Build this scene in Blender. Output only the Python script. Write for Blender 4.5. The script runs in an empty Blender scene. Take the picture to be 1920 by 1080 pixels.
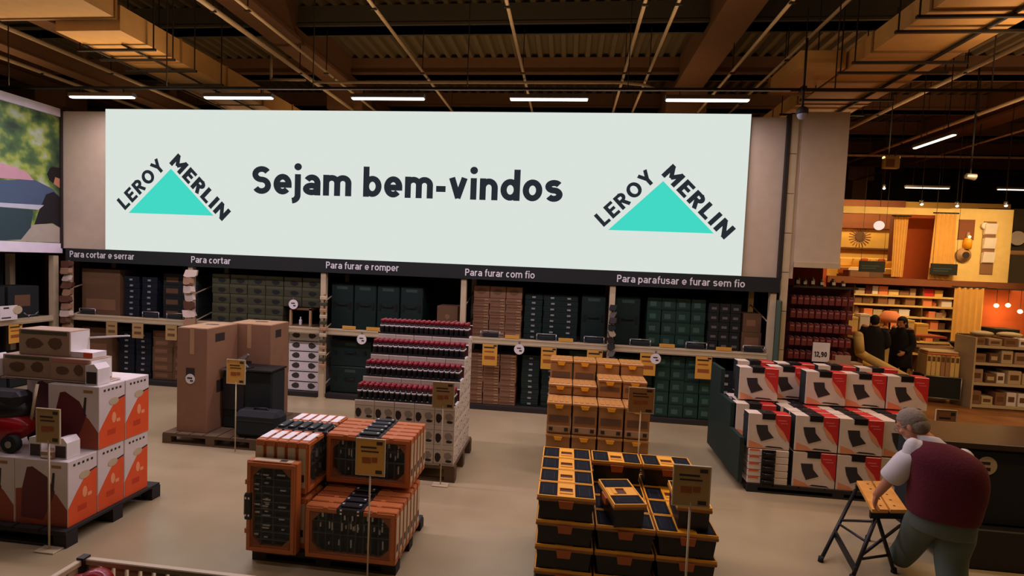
import bpy, bmesh, math, random
from mathutils import Vector, Matrix
random.seed(7)
S = bpy.context.scene
COL = S.collection

# ------------------------------------------------------------------ camera, world, lights, exposure
cam_d = bpy.data.cameras.new('camera')
cam_d.sensor_width = 36.0
cam_d.lens = 17.625
cam_d.clip_start = 0.05
cam = bpy.data.objects.new('camera', cam_d)
COL.objects.link(cam)
cam.matrix_world = Matrix(((0.99298869, -0.04607506, 0.10886028, 0.0),
                           (0.11090242, 0.04436097, -0.99284075, 0.0),
                           (0.04091605, 0.9979525, 0.04915978, 2.5),
                           (0, 0, 0, 1)))
S.camera = cam
S.view_settings.view_transform = 'Standard'
S.view_settings.look = 'None'
S.view_settings.exposure = 0.0
S.view_settings.gamma = 1.0
S.view_settings.use_curve_mapping = False
w = bpy.data.worlds.new('store_ambient')
S.world = w
w.use_nodes = True
w.node_tree.nodes['Background'].inputs[0].default_value = (1.0, 0.72, 0.45, 1)
w.node_tree.nodes['Background'].inputs[1].default_value = 0.035


def area(name, loc, sx, sy, power, col, rot=(0, 0, 0), spread=180):
    d = bpy.data.lights.new(name, 'AREA')
    d.shape = 'RECTANGLE'; d.size = sx; d.size_y = sy
    d.energy = power; d.color = col; d.spread = math.radians(spread)
    o = bpy.data.objects.new(name, d); COL.objects.link(o)
    o.location = loc; o.rotation_euler = rot
    return o


WARM = (1.0, 0.60, 0.28); PINK = (1.0, 0.82, 0.74)
LILAC = (0.98, 0.785, 0.97)
# continuous rows of ceiling lamps over the aisles nearer than the frame shows
area('lamp_row', (-3.5, 5.4, 5.0), 12, 0.10, 270, LILAC)
area('lamp_row', (-3.5, 3.0, 5.0), 11, 0.10, 42, LILAC)
area('lamp_row', (-2.0, 0.4, 5.0), 13, 0.10, 24, (1.0, 0.74, 0.5))
area('lamp_row', (6.5, 4.2, 5.0), 6, 0.10, 120, WARM)
area('lamp_row', (9.0, 7.0, 5.0), 5, 0.10, 130, WARM)
UP_ = (math.pi, 0, 0)
for x_, y_, l_, p_ in ((-4.0, 4.4, 14, 60), (-4.0, 7.66, 14, 70), (-4.0, 12.0, 14, 60), (9.0, 7.0, 8, 60), (10.0, 12.0, 10, 60), (-14.0, 9.0, 6, 30)):
    area('ceiling_fill', (x_, y_, 5.14), l_, 0.10, p_, (1.0, 0.66, 0.36), UP_)  # added upward fill that washes the ceiling, not part of any lamp
area('spot_track', (9.3, 12.2, 5.0), 5, 0.12, 150, (1.0, 0.62, 0.28), (math.radians(28), 0, 0), 150)
area('spot_track', (13.0, 11.0, 5.0), 4, 0.12, 90, (1.0, 0.60, 0.26), (math.radians(20), 0, 0), 150)
area('room_fill', (9.0, 15.6, 5.2), 1.4, 0.4, 75, (1.0, 0.66, 0.30), (math.radians(18), 0, 0))  # added fill to brighten the sofa room; no fixture hangs here


# ------------------------------------------------------------------ materials
def lin(c):
    return tuple(((x / 255) / 12.92 if x / 255 <= 0.04045 else ((x / 255 + 0.055) / 1.055) ** 2.4) for x in c) + (1,)


_M = {}


def mat(name, rgb, rough=0.6, metal=0.0, var=0.12, scale=6.0, bump=0.0, spec=0.4, alpha=None):
    if name in _M: return _M[name]
    m = bpy.data.materials.new(name); m.use_nodes = True
    nt = m.node_tree; b = nt.nodes['Principled BSDF']
    b.inputs['Roughness'].default_value = rough
    b.inputs['Metallic'].default_value = metal
    b.inputs['Specular IOR Level'].default_value = spec
    tc = nt.nodes.new('ShaderNodeTexCoord')
    n = nt.nodes.new('ShaderNodeTexNoise'); n.inputs['Scale'].default_value = scale
    n.inputs['Detail'].default_value = 4
    nt.links.new(tc.outputs['Object'], n.inputs['Vector'])
    r = nt.nodes.new('ShaderNodeMix'); r.data_type = 'RGBA'
    c = lin(rgb)
    r.inputs[6].default_value = tuple(x * (1 - var) for x in c[:3]) + (1,)
    r.inputs[7].default_value = tuple(min(1, x * (1 + var)) for x in c[:3]) + (1,)
    nt.links.new(n.outputs['Fac'], r.inputs[0])
    nt.links.new(r.outputs[2], b.inputs['Base Color'])
    if bump:
        bp = nt.nodes.new('ShaderNodeBump'); bp.inputs['Strength'].default_value = bump
        bp.inputs['Distance'].default_value = 0.01
        nt.links.new(n.outputs['Fac'], bp.inputs['Height'])
        nt.links.new(bp.outputs['Normal'], b.inputs['Normal'])
    if alpha is not None: b.inputs['Alpha'].default_value = alpha
    _M[name] = m
    return m


def emit(name, rgb, strength, linear=False):
    if name in _M: return _M[name]
    m = bpy.data.materials.new(name); m.use_nodes = True
    b = m.node_tree.nodes['Principled BSDF']
    c = rgb + (1,) if linear else lin(rgb)
    b.inputs['Base Color'].default_value = (0, 0, 0, 1)
    b.inputs['Roughness'].default_value = 1.0; b.inputs['Specular IOR Level'].default_value = 0.0
    b.inputs['Emission Color'].default_value = c
    b.inputs['Emission Strength'].default_value = strength
    _M[name] = m
    return m


def two_tone(name, a, b_, scale, rough=0.6, kind='VORONOI', lo=0.35, hi=0.6, bump=0.0):
    if name in _M: return _M[name]
    m = bpy.data.materials.new(name); m.use_nodes = True
    nt = m.node_tree; b = nt.nodes['Principled BSDF']; b.inputs['Roughness'].default_value = rough
    tc = nt.nodes.new('ShaderNodeTexCoord')
    if kind == 'VORONOI':
        n = nt.nodes.new('ShaderNodeTexVoronoi'); out = n.outputs['Distance']
    else:
        n = nt.nodes.new('ShaderNodeTexNoise'); n.inputs['Detail'].default_value = 5; out = n.outputs['Fac']
    n.inputs['Scale'].default_value = scale
    nt.links.new(tc.outputs['Object'], n.inputs['Vector'])
    cr = nt.nodes.new('ShaderNodeValToRGB')
    cr.color_ramp.elements[0].position = lo; cr.color_ramp.elements[0].color = lin(a)
    cr.color_ramp.elements[1].position = hi; cr.color_ramp.elements[1].color = lin(b_)
    nt.links.new(out, cr.inputs[0]); nt.links.new(cr.outputs[0], b.inputs['Base Color'])
    if bump:
        bp = nt.nodes.new('ShaderNodeBump'); bp.inputs['Strength'].default_value = bump; bp.inputs['Distance'].default_value = 0.01
        nt.links.new(out, bp.inputs['Height']); nt.links.new(bp.outputs['Normal'], b.inputs['Normal'])
    _M[name] = m
    return m


m_floor = two_tone('polished_concrete', (156, 140, 104), (176, 160, 122), 0.9, 0.25, 'NOISE', 0.3, 0.7)
m_wood = two_tone('brown_wood_floor', (128, 84, 46), (150, 100, 56), 2.2, 0.4, 'NOISE', 0.35, 0.65)
m_deck = mat('galvanised_deck', (128, 112, 84), 0.5, 0.3)
m_conc = mat('painted_concrete', (122, 86, 58), 0.8, bump=0.1)
m_beamd = mat('dark_steel_beam', (74, 66, 52), 0.7)
m_duct = mat('duct_board', (206, 158, 96), 0.55, 0.1)
m_dark = mat('dark_iron', (40, 34, 28), 0.6)
m_pipe = mat('cream_pipe', (196, 170, 136), 0.45)
m_cream = mat('cream_steel', (192, 176, 140), 0.45)
m_clad = mat('beige_cladding', (196, 180, 152), 0.5)
m_black = mat('black_plastic', (24, 23, 24), 0.45)
m_blackm = mat('black_matt', (27, 32, 31), 0.85)
m_white = mat('white_card', (226, 220, 214), 0.55)
m_grey = mat('grey_steel', (150, 148, 146), 0.35, 0.7)
m_dgreen = mat('dark_green_plastic', (16, 38, 34), 0.5)
m_green = mat('green_carton', (24, 58, 48), 0.55)
m_olive = mat('olive_carton', (64, 66, 44), 0.6)
m_oliveL = mat('olive_print_light', (80, 82, 56), 0.6)
m_navy = mat('navy_plastic', (22, 30, 40), 0.45)
m_card = mat('brown_cardboard', (134, 97, 68), 0.75, bump=0.05)
m_cardD = mat('dark_cardboard', (104, 76, 50), 0.75, bump=0.05)
m_cardT = mat('card_tape', (172, 136, 96), 0.5)
m_palw = mat('pallet_wood', (96, 76, 52), 0.8, var=0.25, bump=0.2)
m_palb = mat('dark_pallet', (40, 36, 32), 0.75)
m_yel = mat('yellow_plastic', (236, 164, 34), 0.4)
m_yelc = mat('yellow_carton', (160, 112, 58), 0.55)
m_tag = mat('yellow_price_card', (214, 158, 62), 0.5)
m_tagd = mat('dull_price_card', (170, 140, 88), 0.5)  # browner, duller tone than the yellow price card
m_ink = mat('dark_ink', (46, 38, 34), 0.6)
m_brink = mat('brown_ink', (150, 84, 36), 0.6)
m_org = mat('orange_plastic', (180, 102, 50), 0.42)
m_orgc = mat('orange_carton_print', (226, 86, 36), 0.5)
m_red = mat('red_print', (204, 48, 44), 0.5)
m_reds = mat('red_gloss', (140, 18, 26), 0.22)
m_maroon = mat('maroon_print', (96, 30, 36), 0.55)
m_glass = mat('smoky_clear_lid', (34, 40, 38), 0.12, spec=0.6)
m_latch = mat('grey_latch', (150, 152, 146), 0.5)
m_cap = mat('dark_red_cap', (132, 26, 38), 0.4)
m_bits = mat('chrome_bits', (226, 226, 222), 0.25, 0.35)  # pale and hardly metallic, with white highlights put into the base colour
m_teal = mat('teal_plastic', (40, 74, 84), 0.5)
m_skin = mat('skin', (186, 128, 96), 0.55)
m_vest = mat('wine_knit_vest', (86, 22, 34), 0.9, bump=0.3, scale=60)
m_trou = mat('grey_green_trousers', (84, 96, 84), 0.85)
m_shirt = mat('pale_shirt', (200, 196, 190), 0.8)
m_hairg = mat('grey_hair', (128, 116, 98), 0.9, bump=0.6, scale=50)
m_hairb = mat('black_hair', (22, 18, 16), 0.8)
m_coat = mat('black_coat', (22, 22, 25), 0.9)
m_bamboo = two_tone('bamboo_board', (206, 142, 62), (224, 164, 80), 9, 0.45, 'NOISE', 0.35, 0.65)
m_curt = mat('ochre_curtain', (214, 164, 84), 0.9)
m_owall = mat('terracotta_paint', (176, 84, 40), 0.8)
m_ywall = mat('mustard_paint', (220, 176, 88), 0.8)
m_bwall = mat('cream_paint', (224, 196, 124), 0.8)
m_mwall = mat('maroon_paint', (128, 76, 48), 0.8)
m_peach = mat('peach_shade', (230, 140, 92), 0.8)
m_lilac = mat('white_frame', (236, 228, 238), 0.4)


# ------------------------------------------------------------------ mesh helpers
def box(bm, x0, x1, y0, y1, z0, z1, mi=0, bev=0.0):
    t = bmesh.new()
    bmesh.ops.create_cube(t, size=1.0, matrix=Matrix.Translation(((x0 + x1) / 2, (y0 + y1) / 2, (z0 + z1) / 2)) @
                          Matrix.Diagonal((abs(x1 - x0), abs(y1 - y0), abs(z1 - z0), 1)))
    if bev: bmesh.ops.bevel(t, geom=t.edges[:] + t.verts[:], offset=bev, segments=1, affect='EDGES', profile=0.5)
    merge(bm, t, mi)


def merge(bm, t, mi=None, M=None):
    vs = {}
    for v in t.verts: vs[v] = bm.verts.new(M @ v.co if M else v.co)
    for f in t.faces:
        try:
            nf = bm.faces.new([vs[v] for v in f.verts]); nf.material_index = f.material_index if mi is None else mi
            nf.smooth = f.smooth
        except ValueError: pass
    t.free()


def cyl(bm, p0, p1, r, r2=None, seg=10, mi=0, caps=True, smooth=True):
    p0 = Vector(p0); p1 = Vector(p1); d = (p1 - p0)
    q = d.normalized().to_track_quat('Z', 'Y'); r2 = r if r2 is None else r2
    a = []; b = []
    for i in range(seg):
        t = 2 * math.pi * i / seg; e = q @ Vector((math.cos(t), math.sin(t), 0))
        a.append(bm.verts.new(p0 + e * r)); b.append(bm.verts.new(p1 + e * r2))
    for i in range(seg):
        j = (i + 1) % seg
        f = bm.faces.new((a[i], a[j], b[j], b[i])); f.material_index = mi; f.smooth = smooth
    if caps:
        f = bm.faces.new(a[::-1]); f.material_index = mi
        f = bm.faces.new(b); f.material_index = mi


def tube(bm, pts, r, seg=8, mi=0):
    for a, b in zip(pts, pts[1:]): cyl(bm, a, b, r, seg=seg, mi=mi)


def lathe(bm, prof, seg=16, mi=0, M=None, smooth=True):
    t = bmesh.new(); rings = []
    for (r, z) in prof:
        rings.append([t.verts.new((r * math.cos(2 * math.pi * i / seg), r * math.sin(2 * math.pi * i / seg), z)) for i in range(seg)])
    for A, B in zip(rings, rings[1:]):
        for i in range(seg):
            j = (i + 1) % seg
            f = t.faces.new((A[i], A[j], B[j], B[i])); f.smooth = smooth
    t.faces.new(rings[0][::-1]); t.faces.new(rings[-1])
    merge(bm, t, mi, M)


def prism(bm, pts, ax, d0, d1, mi=0):
    """pts: 2-D outline; ax 'y' -> pts are (x,z) extruded d0..d1 along y; 'x' -> (y,z); 'z' -> (x,y)."""
    def P(p, d): return {'y': (p[0], d, p[1]), 'x': (d, p[0], p[1]), 'z': (p[0], p[1], d)}[ax]
    A = [bm.verts.new(P(p, d0)) for p in pts]; B = [bm.verts.new(P(p, d1)) for p in pts]
    fs = [bm.faces.new(A), bm.faces.new(B[::-1])]
    n = len(pts)
    for i in range(n): fs.append(bm.faces.new((A[i], B[i], B[(i + 1) % n], A[(i + 1) % n])))
    for f in fs: f.material_index = mi
    bmesh.ops.recalc_face_normals(bm, faces=fs)


def ell(bm, c, r, seg=16, rings=10, mi=0, rot=None):
    t = bmesh.new(); bmesh.ops.create_uvsphere(t, u_segments=seg, v_segments=rings, radius=1)
    for f in t.faces: f.smooth = True
    M = Matrix.Translation(c) @ (rot.to_matrix().to_4x4() if rot else Matrix.Identity(4)) @ Matrix.Diagonal((r[0], r[1], r[2], 1))
    merge(bm, t, mi, M)


def obj(name, bm, mats, parent=None, loc=None, rot=None):
    me = bpy.data.meshes.new(name); bm.to_mesh(me); bm.free()
    for m in (mats if isinstance(mats, (list, tuple)) else [mats]): me.materials.append(m)
    o = bpy.data.objects.new(name, me); COL.objects.link(o)
    if parent: o.parent = parent
    if loc: o.location = loc
    if rot: o.rotation_euler = rot
    return o


def B(*boxes, bev=0.0):
    bm = bmesh.new()
    for b in boxes:
        mi = b[6] if len(b) > 6 else 0
        box(bm, *b[:6], mi=mi, bev=bev)
    return bm


def chk(l):
    n = len(l.split())
    if not 4 <= n <= 16: print('LABEL LENGTH', n, l)
    return l


def tag(o, label, cat, group=None, kind=None):
    o['label'] = chk(label); o['category'] = cat
    if group: o['group'] = group
    if kind: o['kind'] = kind
    return o


def thing(name, label, cat, loc=(0, 0, 0), rz=0, group=None):
    o = bpy.data.objects.new(name, None); COL.objects.link(o); o.empty_display_size = 0.1
    o.location = loc; o.rotation_euler = (0, 0, rz)
    return tag(o, label, cat, group)


def struct(name, bm, m, parent=None):
    o = obj(name, bm, m, parent)
    if not parent: o['kind'] = 'structure'
    return o


def kids(o): return list(o.children)


def dup(root, loc, rz=None, label=None, group=None):
    r = root.copy(); COL.objects.link(r); r.location = loc
    if rz is not None: r.rotation_euler = (0, 0, rz)
    if label: r['label'] = chk(label)
    if group: r['group'] = group
    for ch in CH.get(root.name, []):
        c = ch.copy(); COL.objects.link(c); c.parent = r
        for g in CH.get(ch.name, []):
            d = g.copy(); COL.objects.link(d); d.parent = c
    return r


CH = {}


def proto(o):
    """remember a thing's children once, so copying stays quick"""
    CH[o.name] = [c for c in COL.objects if c.parent == o]
    for c in CH[o.name]: CH[c.name] = [g for g in COL.objects if g.parent == c]
    o['fresh'] = 1
    return o


def put(p, loc, rz=0, label=None, group=None):
    """the first call moves the prototype itself, later calls copy it"""
    if p.get('fresh'):
        del p['fresh']; p.location = loc; p.rotation_euler = (0, 0, rz)
        if label: p['label'] = chk(label)
        if group: p['group'] = group
        return p
    return dup(p, loc, rz, label, group)


ON = ['zeroth', 'first', 'second', 'third', 'fourth', 'fifth', 'sixth', 'seventh', 'eighth', 'ninth', 'tenth', 'eleventh',
      'twelfth', 'thirteenth', 'fourteenth', 'fifteenth', 'sixteenth', 'seventeenth', 'eighteenth', 'nineteenth', 'twentieth']


def nth(i, n, lo='leftmost', hi='rightmost'):
    return lo if i == 0 else hi if i == n - 1 else ON[i + 1]


def vert(r, n): return 'bottom' if r == 0 else 'top' if r == n - 1 else ON[r + 1] + ' lowest'


def arc(cx, cz, rx, rz, a0, a1, n=14):
    return [(cx + rx * math.cos(math.radians(a0 + (a1 - a0) * i / n)), cz + rz * math.sin(math.radians(a0 + (a1 - a0) * i / n))) for i in range(n + 1)]


def glyph(ch, w):
    """centre-line strokes of one letter (cap height 1), stroke width w; returns (strokes, advance width)"""
    h = w / 2; X = 0.74; A = 1.06
    def bowl(W): return arc(W / 2, X / 2, W / 2 - h, X / 2 - h, 0, 360, 26)
    if ch == 'S' or ch == 's':
        H = 1.0 if ch == 'S' else X; W = 0.66 if ch == 'S' else 0.57
        m = H * 0.52; r1 = (H - m) / 2; rx = W / 2 - h
        return [arc(W / 2, H - h - (H - h - m) / 2, rx, (H - h - m) / 2, 28, 262) + arc(W / 2, h + (m - h) / 2, rx, (m - h) / 2, 82, -152)], W
    if ch == 'e': W = 0.63; return [[(h * 0.9, X * 0.47), (W - h, X * 0.47)] + arc(W / 2, X / 2, W / 2 - h, X / 2 - h, 0, 318, 24)], W
    if ch == 'o': W = 0.64; return [bowl(W)], W
    if ch == 'c': W = 0.54; return [arc(W / 2, X / 2, W / 2 - h, X / 2 - h, 45, 315, 20)], W
    if ch == 'a':
        W = 0.59; r = W / 2 - h
        return [arc(W / 2, X - h - 0.20, r, 0.20, 150, 0, 10) + [(W - h, 0)], arc(W / 2 - 0.01, 0.225, r, 0.225 - h, 0, 360, 20)], W
    if ch == 'b': W = 0.64; return [[(h, 0), (h, A)], bowl(W)], W
    if ch == 'd': W = 0.64; return [[(W - h, 0), (W - h, A)], bowl(W)], W
    if ch == 'p': W = 0.61; return [[(h, -0.24), (h, X)], bowl(W)], W
    if ch == 'n': W = 0.60; return [[(h, 0), (h, X)], [(h, X - 0.30)] + arc(W / 2, X - h - 0.22, W / 2 - h, 0.22, 170, 0, 12) + [(W - h, 0)]], W
    if ch == 'u': W = 0.56; return [[(W - h, 0), (W - h, X)], [(h, X)] + arc(W / 2, h + 0.22, W / 2 - h, 0.22, 180, 350, 12)], W
    if ch == 'm':
        W = 0.96; k = (W - w) / 2
        return [[(h, 0), (h, X)]] + [[(h + q * k, X - 0.30)] + arc(h + q * k + k / 2, X - h - 0.18, k / 2, 0.18, 170, 0, 12) + [(h + (q + 1) * k, 0)] for q in (0, 1)], W
    if ch == 'v': W = 0.62; return [[(h * 0.95, X), (W / 2 + h * 0.12, h * 0.35)], [(W - h * 0.95, X), (W / 2 - h * 0.12, h * 0.35)]], W
    if ch == 'i': W = w * 1.15; return [[(W / 2, 0), (W / 2, X)], [(W / 2, X + 0.15 + w * 0.55)]], W
    if ch == 'j': W = w * 1.1; return [[(W - h, X)] + arc(W - h - 0.20, -0.01, 0.20, 0.20, 0, -88, 8), [(W - h, X + 0.15 + w * 0.55)]], W
    if ch == 'r': W = 0.38; return [[(h, 0), (h, X)], [(h, X - 0.32)] + arc(h + 0.22, X - h - 0.22, 0.22, 0.22, 170, 75, 8)], W
    if ch == 't': W = 0.38; return [[(0.17, 0.95), (0.17, 0.22)] + arc(0.17 + 0.17, 0.20, 0.17, 0.20 - h, 180, 280, 8), [(0.0, X - h), (W, X - h)]], W
    if ch == 'f': W = 0.36; return [[(0.15, 0)] + [(0.15, 0.80)] + arc(0.15 + 0.17, A - h - 0.18, 0.17, 0.18, 180, 80, 8), [(0.0, X - h), (W, X - h)]], W
    if ch == '-': W = 0.36; return [[(0.02, 0.34), (W - 0.02, 0.34)]], W
    if ch == 'P' or ch == 'R':
        W = 0.62; st = [[(h, 0), (h, 1.0)], [(h, 1 - h), (W - 0.27, 1 - h)] + arc(W - 0.27, 0.70, 0.27 - h, 0.30 - h, 90, -90, 12) + [(h, 0.40 + h)]]
        if ch == 'R': st.append([(0.33, 0.44), (W - h * 0.9, 0.0)])
        return st, W
    if ch == 'L': W = 0.52; return [[(h, 1), (h, h), (W, h)]], W
    if ch == 'E': W = 0.55; return [[(W, 1 - h), (h, 1 - h), (h, h), (W, h)], [(h, 0.52), (W * 0.9, 0.52)]], W
    if ch == 'O': W = 0.80; return [arc(W / 2, 0.5, W / 2 - h, 0.5 - h, 0, 360, 28)], W
    if ch == 'Y': W = 0.68; return [[(h * 0.9, 1), (W / 2 + h * 0.15, 0.40)], [(W - h * 0.9, 1), (W / 2 - h * 0.15, 0.40)], [(W / 2, 0.46), (W / 2, 0)]], W
    if ch == 'M': W = 0.86; return [[(h, 0), (h, 1)], [(W - h, 0), (W - h, 1)], [(h, 1 - h * 0.7), (W / 2 + h * 0.2, 0.28)], [(W - h, 1 - h * 0.7), (W / 2 - h * 0.2, 0.28)]], W
    if ch == 'N': W = 0.74; return [[(h, 0), (h, 1)], [(W - h, 0), (W - h, 1)], [(h, 1 - h * 0.7), (W - h, h * 0.7)]], W
    if ch == 'I': return [[(h, 0), (h, 1)]], w
    if ch == '1': W = 0.36; return [[(0.0, 0.80), (W - h, 1 - h), (W - h, 0)]], W
    if ch == '2': W = 0.56; return [arc(W / 2, 1 - h - 0.22, W / 2 - h, 0.22, 165, -20, 10) + [(h, h), (W, h)]], W
    if ch == '9': W = 0.58; return [arc(W / 2, 0.68, W / 2 - h, 0.32 - h, 0, 360, 20), [(W - h, 0.66)] + arc(W / 2, 0.30, W / 2 - h, 0.30 - h, 0, -140, 10)], W
    if ch == '0': W = 0.60; return [arc(W / 2, 0.5, W / 2 - h, 0.5 - h, 0, 360, 24)], W
    if ch == ',': return [[(h, w), (h * 0.4, -0.14)]], w
    return [], 0.30


def ribbon(bm, pts, w, y0, y1):
    """flat stroke of width w along pts (x,z) with mitred joints, as a thin solid between y0 and y1"""
    closed = (Vector(pts[0]) - Vector(pts[-1])).length < 1e-5
    if closed: pts = pts[:-1]
    P_ = [Vector(p) for p in pts]; n = len(P_); L_ = []; R_ = []
    for i in range(n):
        a = P_[i - 1] if (i > 0 or closed) else None; b = P_[(i + 1) % n] if (i < n - 1 or closed) else None
        d1 = (P_[i] - a).normalized() if a is not None else None; d2 = (b - P_[i]).normalized() if b is not None else None
        d1 = d1 or d2; d2 = d2 or d1
        n1 = Vector((-d1.y, d1.x)); n2 = Vector((-d2.y, d2.x)); m = n1 + n2
        m = m.normalized() if m.length > 1e-6 else n1
        k = min(1 / max(m.dot(n1), 0.01), 1.42) * w / 2
        L_.append(P_[i] + m * k); R_.append(P_[i] - m * k)
    va = [[bm.verts.new((q.x, y, q.y)) for q in S_] for y in (y0, y1) for S_ in (L_, R_)]
    for i in range(n if closed else n - 1):
        j = (i + 1) % n
        bm.faces.new((va[0][i], va[0][j], va[1][j], va[1][i])); bm.faces.new((va[2][j], va[2][i], va[3][i], va[3][j]))
        bm.faces.new((va[0][j], va[0][i], va[2][i], va[2][j])); bm.faces.new((va[1][i], va[1][j], va[3][j], va[3][i]))
    if not closed:
        for e in (0, n - 1): bm.faces.new((va[0][e], va[1][e], va[3][e], va[2][e]))


def text(name, s_, m, height, width, parent, loc, rot=(0, 0, 0), bold=0.17, thick=0.003, gap=0.115):
    bm = bmesh.new(); x = 0.0; R_ = []
    for ch in s_:
        st, W = glyph(ch, bold)
        for k in st: R_.append([(px + x, pz) for px, pz in k])
        x += W + (gap if ch != ' ' else 0.0)
    tot = x - gap
    for q, k in enumerate(R_):
        if len(k) == 1: ribbon(bm, arc(k[0][0], k[0][1], bold * 0.31, bold * 0.31, 0, 360, 16), bold * 0.62, -thick - 0.0002 * (q % 7), 0.0)
        else: ribbon(bm, k, bold, -thick - 0.0002 * (q % 7), 0.0)
    sx = width / tot
    for v in bm.verts: v.co.x *= sx; v.co.z *= height
    bmesh.ops.recalc_face_normals(bm, faces=bm.faces[:])
    return obj(name, bm, m, parent, loc, rot)


# ------------------------------------------------------------------ room shell
struct('floor', B((-22, 22, -12, 28, -0.2, 0.0)), m_floor)
bm = B((4.85, 21.9, 5.5, 27.9, 0.0, 0.006)); struct('floor_wood', bm, m_wood)
struct('wall_back', B((-22, 22, 27.8, 28, 0, 8.4)), m_beamd)
struct('wall_left', B((-22.2, -22, -12, 28, 0, 8.4)), m_beamd)
struct('wall_right', B((22, 22.2, -12, 28, 0, 8.4)), m_beamd)
struct('wall_front', B((-22, 22, -12.2, -12, 0, 8.4)), m_beamd)
# corrugated deck: trapezoid ribs running away from the camera
bm = bmesh.new(); P = 0.3; x = -22.0; prof = []
while x < 22:
    prof += [(x, 7.80), (x + 0.10, 7.80), (x + 0.14, 7.90), (x + 0.26, 7.90)]; x += P
va = [bm.verts.new((a, -12, z)) for a, z in prof]; vb = [bm.verts.new((a, 28, z)) for a, z in prof]
for i in range(len(prof) - 1): bm.faces.new((va[i], vb[i], vb[i + 1], va[i + 1]))
struct('ceiling', bm, m_deck)
struct('ceiling_slab', B((-22.2, 22.2, -12.2, 28.2, 8.3, 8.5)), m_beamd)
for y in (-3.1, -0.4, 2.3, 5.0, 7.7, 10.4, 13.1, 15.8, 18.5, 21.2, 23.9):
    struct('roof_beam', B((-22, 22, y, y + 0.4, 7.36, 7.80), (-22, 22, y - 0.06, y + 0.46, 7.36, 7.41)), m_conc if y > 12 else m_beamd)
for x in (-15.2, -6.24, 2.78, 11.8):
    struct('roof_girder', B((x - 0.25, x + 0.25, -12, 28, 7.1, 7.82), (x - 0.34, x + 0.34, -12, 28, 7.05, 7.13)), m_conc)
    for y in (13.3, 22.3):
        struct('column', B((x - 0.28, x + 0.28, y, y + 0.56, 0, 7.1), (x - 0.5, x + 0.5, y - 0.05, y + 0.61, 6.5, 7.06)), m_conc)

# wall above the racks, around the screen
struct('wall_back_panel', B((-9.28, 3.30, 8.302, 8.42, 2.44, 4.93)), m_clad)
wp = struct('wall_side_panel', B((-9.34, -9.30, 3.0, 8.42, 2.345, 4.96)), m_lilac)
struct('trim_1', B((-9.30, -9.26, 8.26, 8.30, 2.44, 4.96)), m_dark)
struct('trim_2', B((3.262, 3.31, 8.24, 8.30, 2.44, 4.95)), m_dark)
post = struct('trim_3', B((3.33, 3.42, 8.30, 8.50, 0, 5.0)), m_dark)
for k in range(8):
    z0 = 0.10 + k * 0.61
    obj('panel', B((3.325, 3.43, 8.26, 8.30, z0, z0 + 0.60)), m_cream, post)
struct('wall_bulkhead', B((3.50, 4.165, 8.27, 9.3, 2.66, 5.01), (3.43, 3.50, 8.29, 9.3, 2.44, 5.02)), m_clad)
struct('trim_4', B((3.50, 4.165, 8.24, 8.28, 2.62, 2.70)), m_cream)

# ------------------------------------------------------------------ lit screen
m_led = emit('led_white', (0.70, 0.765, 0.715), 1.0, True)
m_ledink = emit('led_ink', (38, 44, 50), 1.0)
m_ledteal = emit('led_teal', (66, 216, 196), 1.0)
scr = thing('led_screen', 'wide glowing white screen with welcome greeting and two triangle logos above the racks', 'screen', (0, 8.25, 2.45))
obj('cabinet', B((-8.35, 2.72, 0.004, 0.045, -0.003, 2.512)), m_dark, scr)
obj('display_panel', B((-8.345, 2.715, -0.01, 0.004, 0.0, 2.508)), m_led, scr)
text('lettering', 'Sejam', m_ledink, 0.478, 1.80, scr, (-5.52, -0.011, 1.075), bold=0.205, gap=0.09)
text('lettering', 'bem-vindos', m_ledink, 0.478, 3.37, scr, (-3.51, -0.011, 1.075), bold=0.205, gap=0.09)
for cx, zb in ((-7.065, 3.122), (1.432, 3.10)):
    bm = bmesh.new(); prism(bm, [(-0.815, 0), (0.825, 0), (0.005, 0.80)], 'y', 0, -0.004)
    lg = obj('store_logo', bm, m_ledteal, scr, (cx, -0.011, zb - 2.45))
    text('lettering', 'LEROY', m_ledink, 0.245, 1.10, lg, (-0.885, 0.0, 0.045), (0, -math.radians(44.3), 0), bold=0.205, gap=0.15)
    text('lettering', 'MERLIN', m_ledink, 0.245, 1.42, lg, (-0.03, 0.0, 0.90), (0, math.radians(44.3), 0), bold=0.225, gap=0.15)

# ------------------------------------------------------------------ poster on the left panel
m_bokeh = bpy.data.materials.new('garden_bokeh_print'); m_bokeh.use_nodes = True
nt = m_bokeh.node_tree; bs = nt.nodes['Principled BSDF']; bs.inputs['Roughness'].default_value = 0.5
tc = nt.nodes.new('ShaderNodeTexCoord'); nz = nt.nodes.new('ShaderNodeTexNoise'); nz.inputs['Scale'].default_value = 2.6
nz.inputs['Detail'].default_value = 3.0
nt.links.new(tc.outputs['Object'], nz.inputs['Vector'])
cr = nt.nodes.new('ShaderNodeValToRGB'); el = cr.color_ramp.elements
el[0].position = 0.33; el[0].color = lin((34, 58, 40)); el[1].position = 0.70; el[1].color = lin((178, 196, 186))
e = el.new(0.48); e.color = lin((78, 112, 58)); e = el.new(0.57); e.color = lin((150, 168, 70))
nt.links.new(nz.outputs['Fac'], cr.inputs[0]); nt.links.new(cr.outputs[0], bs.inputs['Base Color'])
pst = thing('garden_poster', 'large framed outdoor barbecue photograph on the panel left of the screen', 'poster', (-9.30, 7.3, 2.45))
obj('picture', B((0.0, 0.008, -3.4, 0.985, 0.08, 2.36)), m_bokeh, pst)
m_f = m_lilac
obj('frame', B((0, 0.03, -3.6, 1.12, -0.10, 0.075), (0, 0.03, -3.6, 1.12, 2.365, 2.51), (0, 0.03, 0.99, 1.12, -0.10, 2.51)), m_f, pst)


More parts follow.
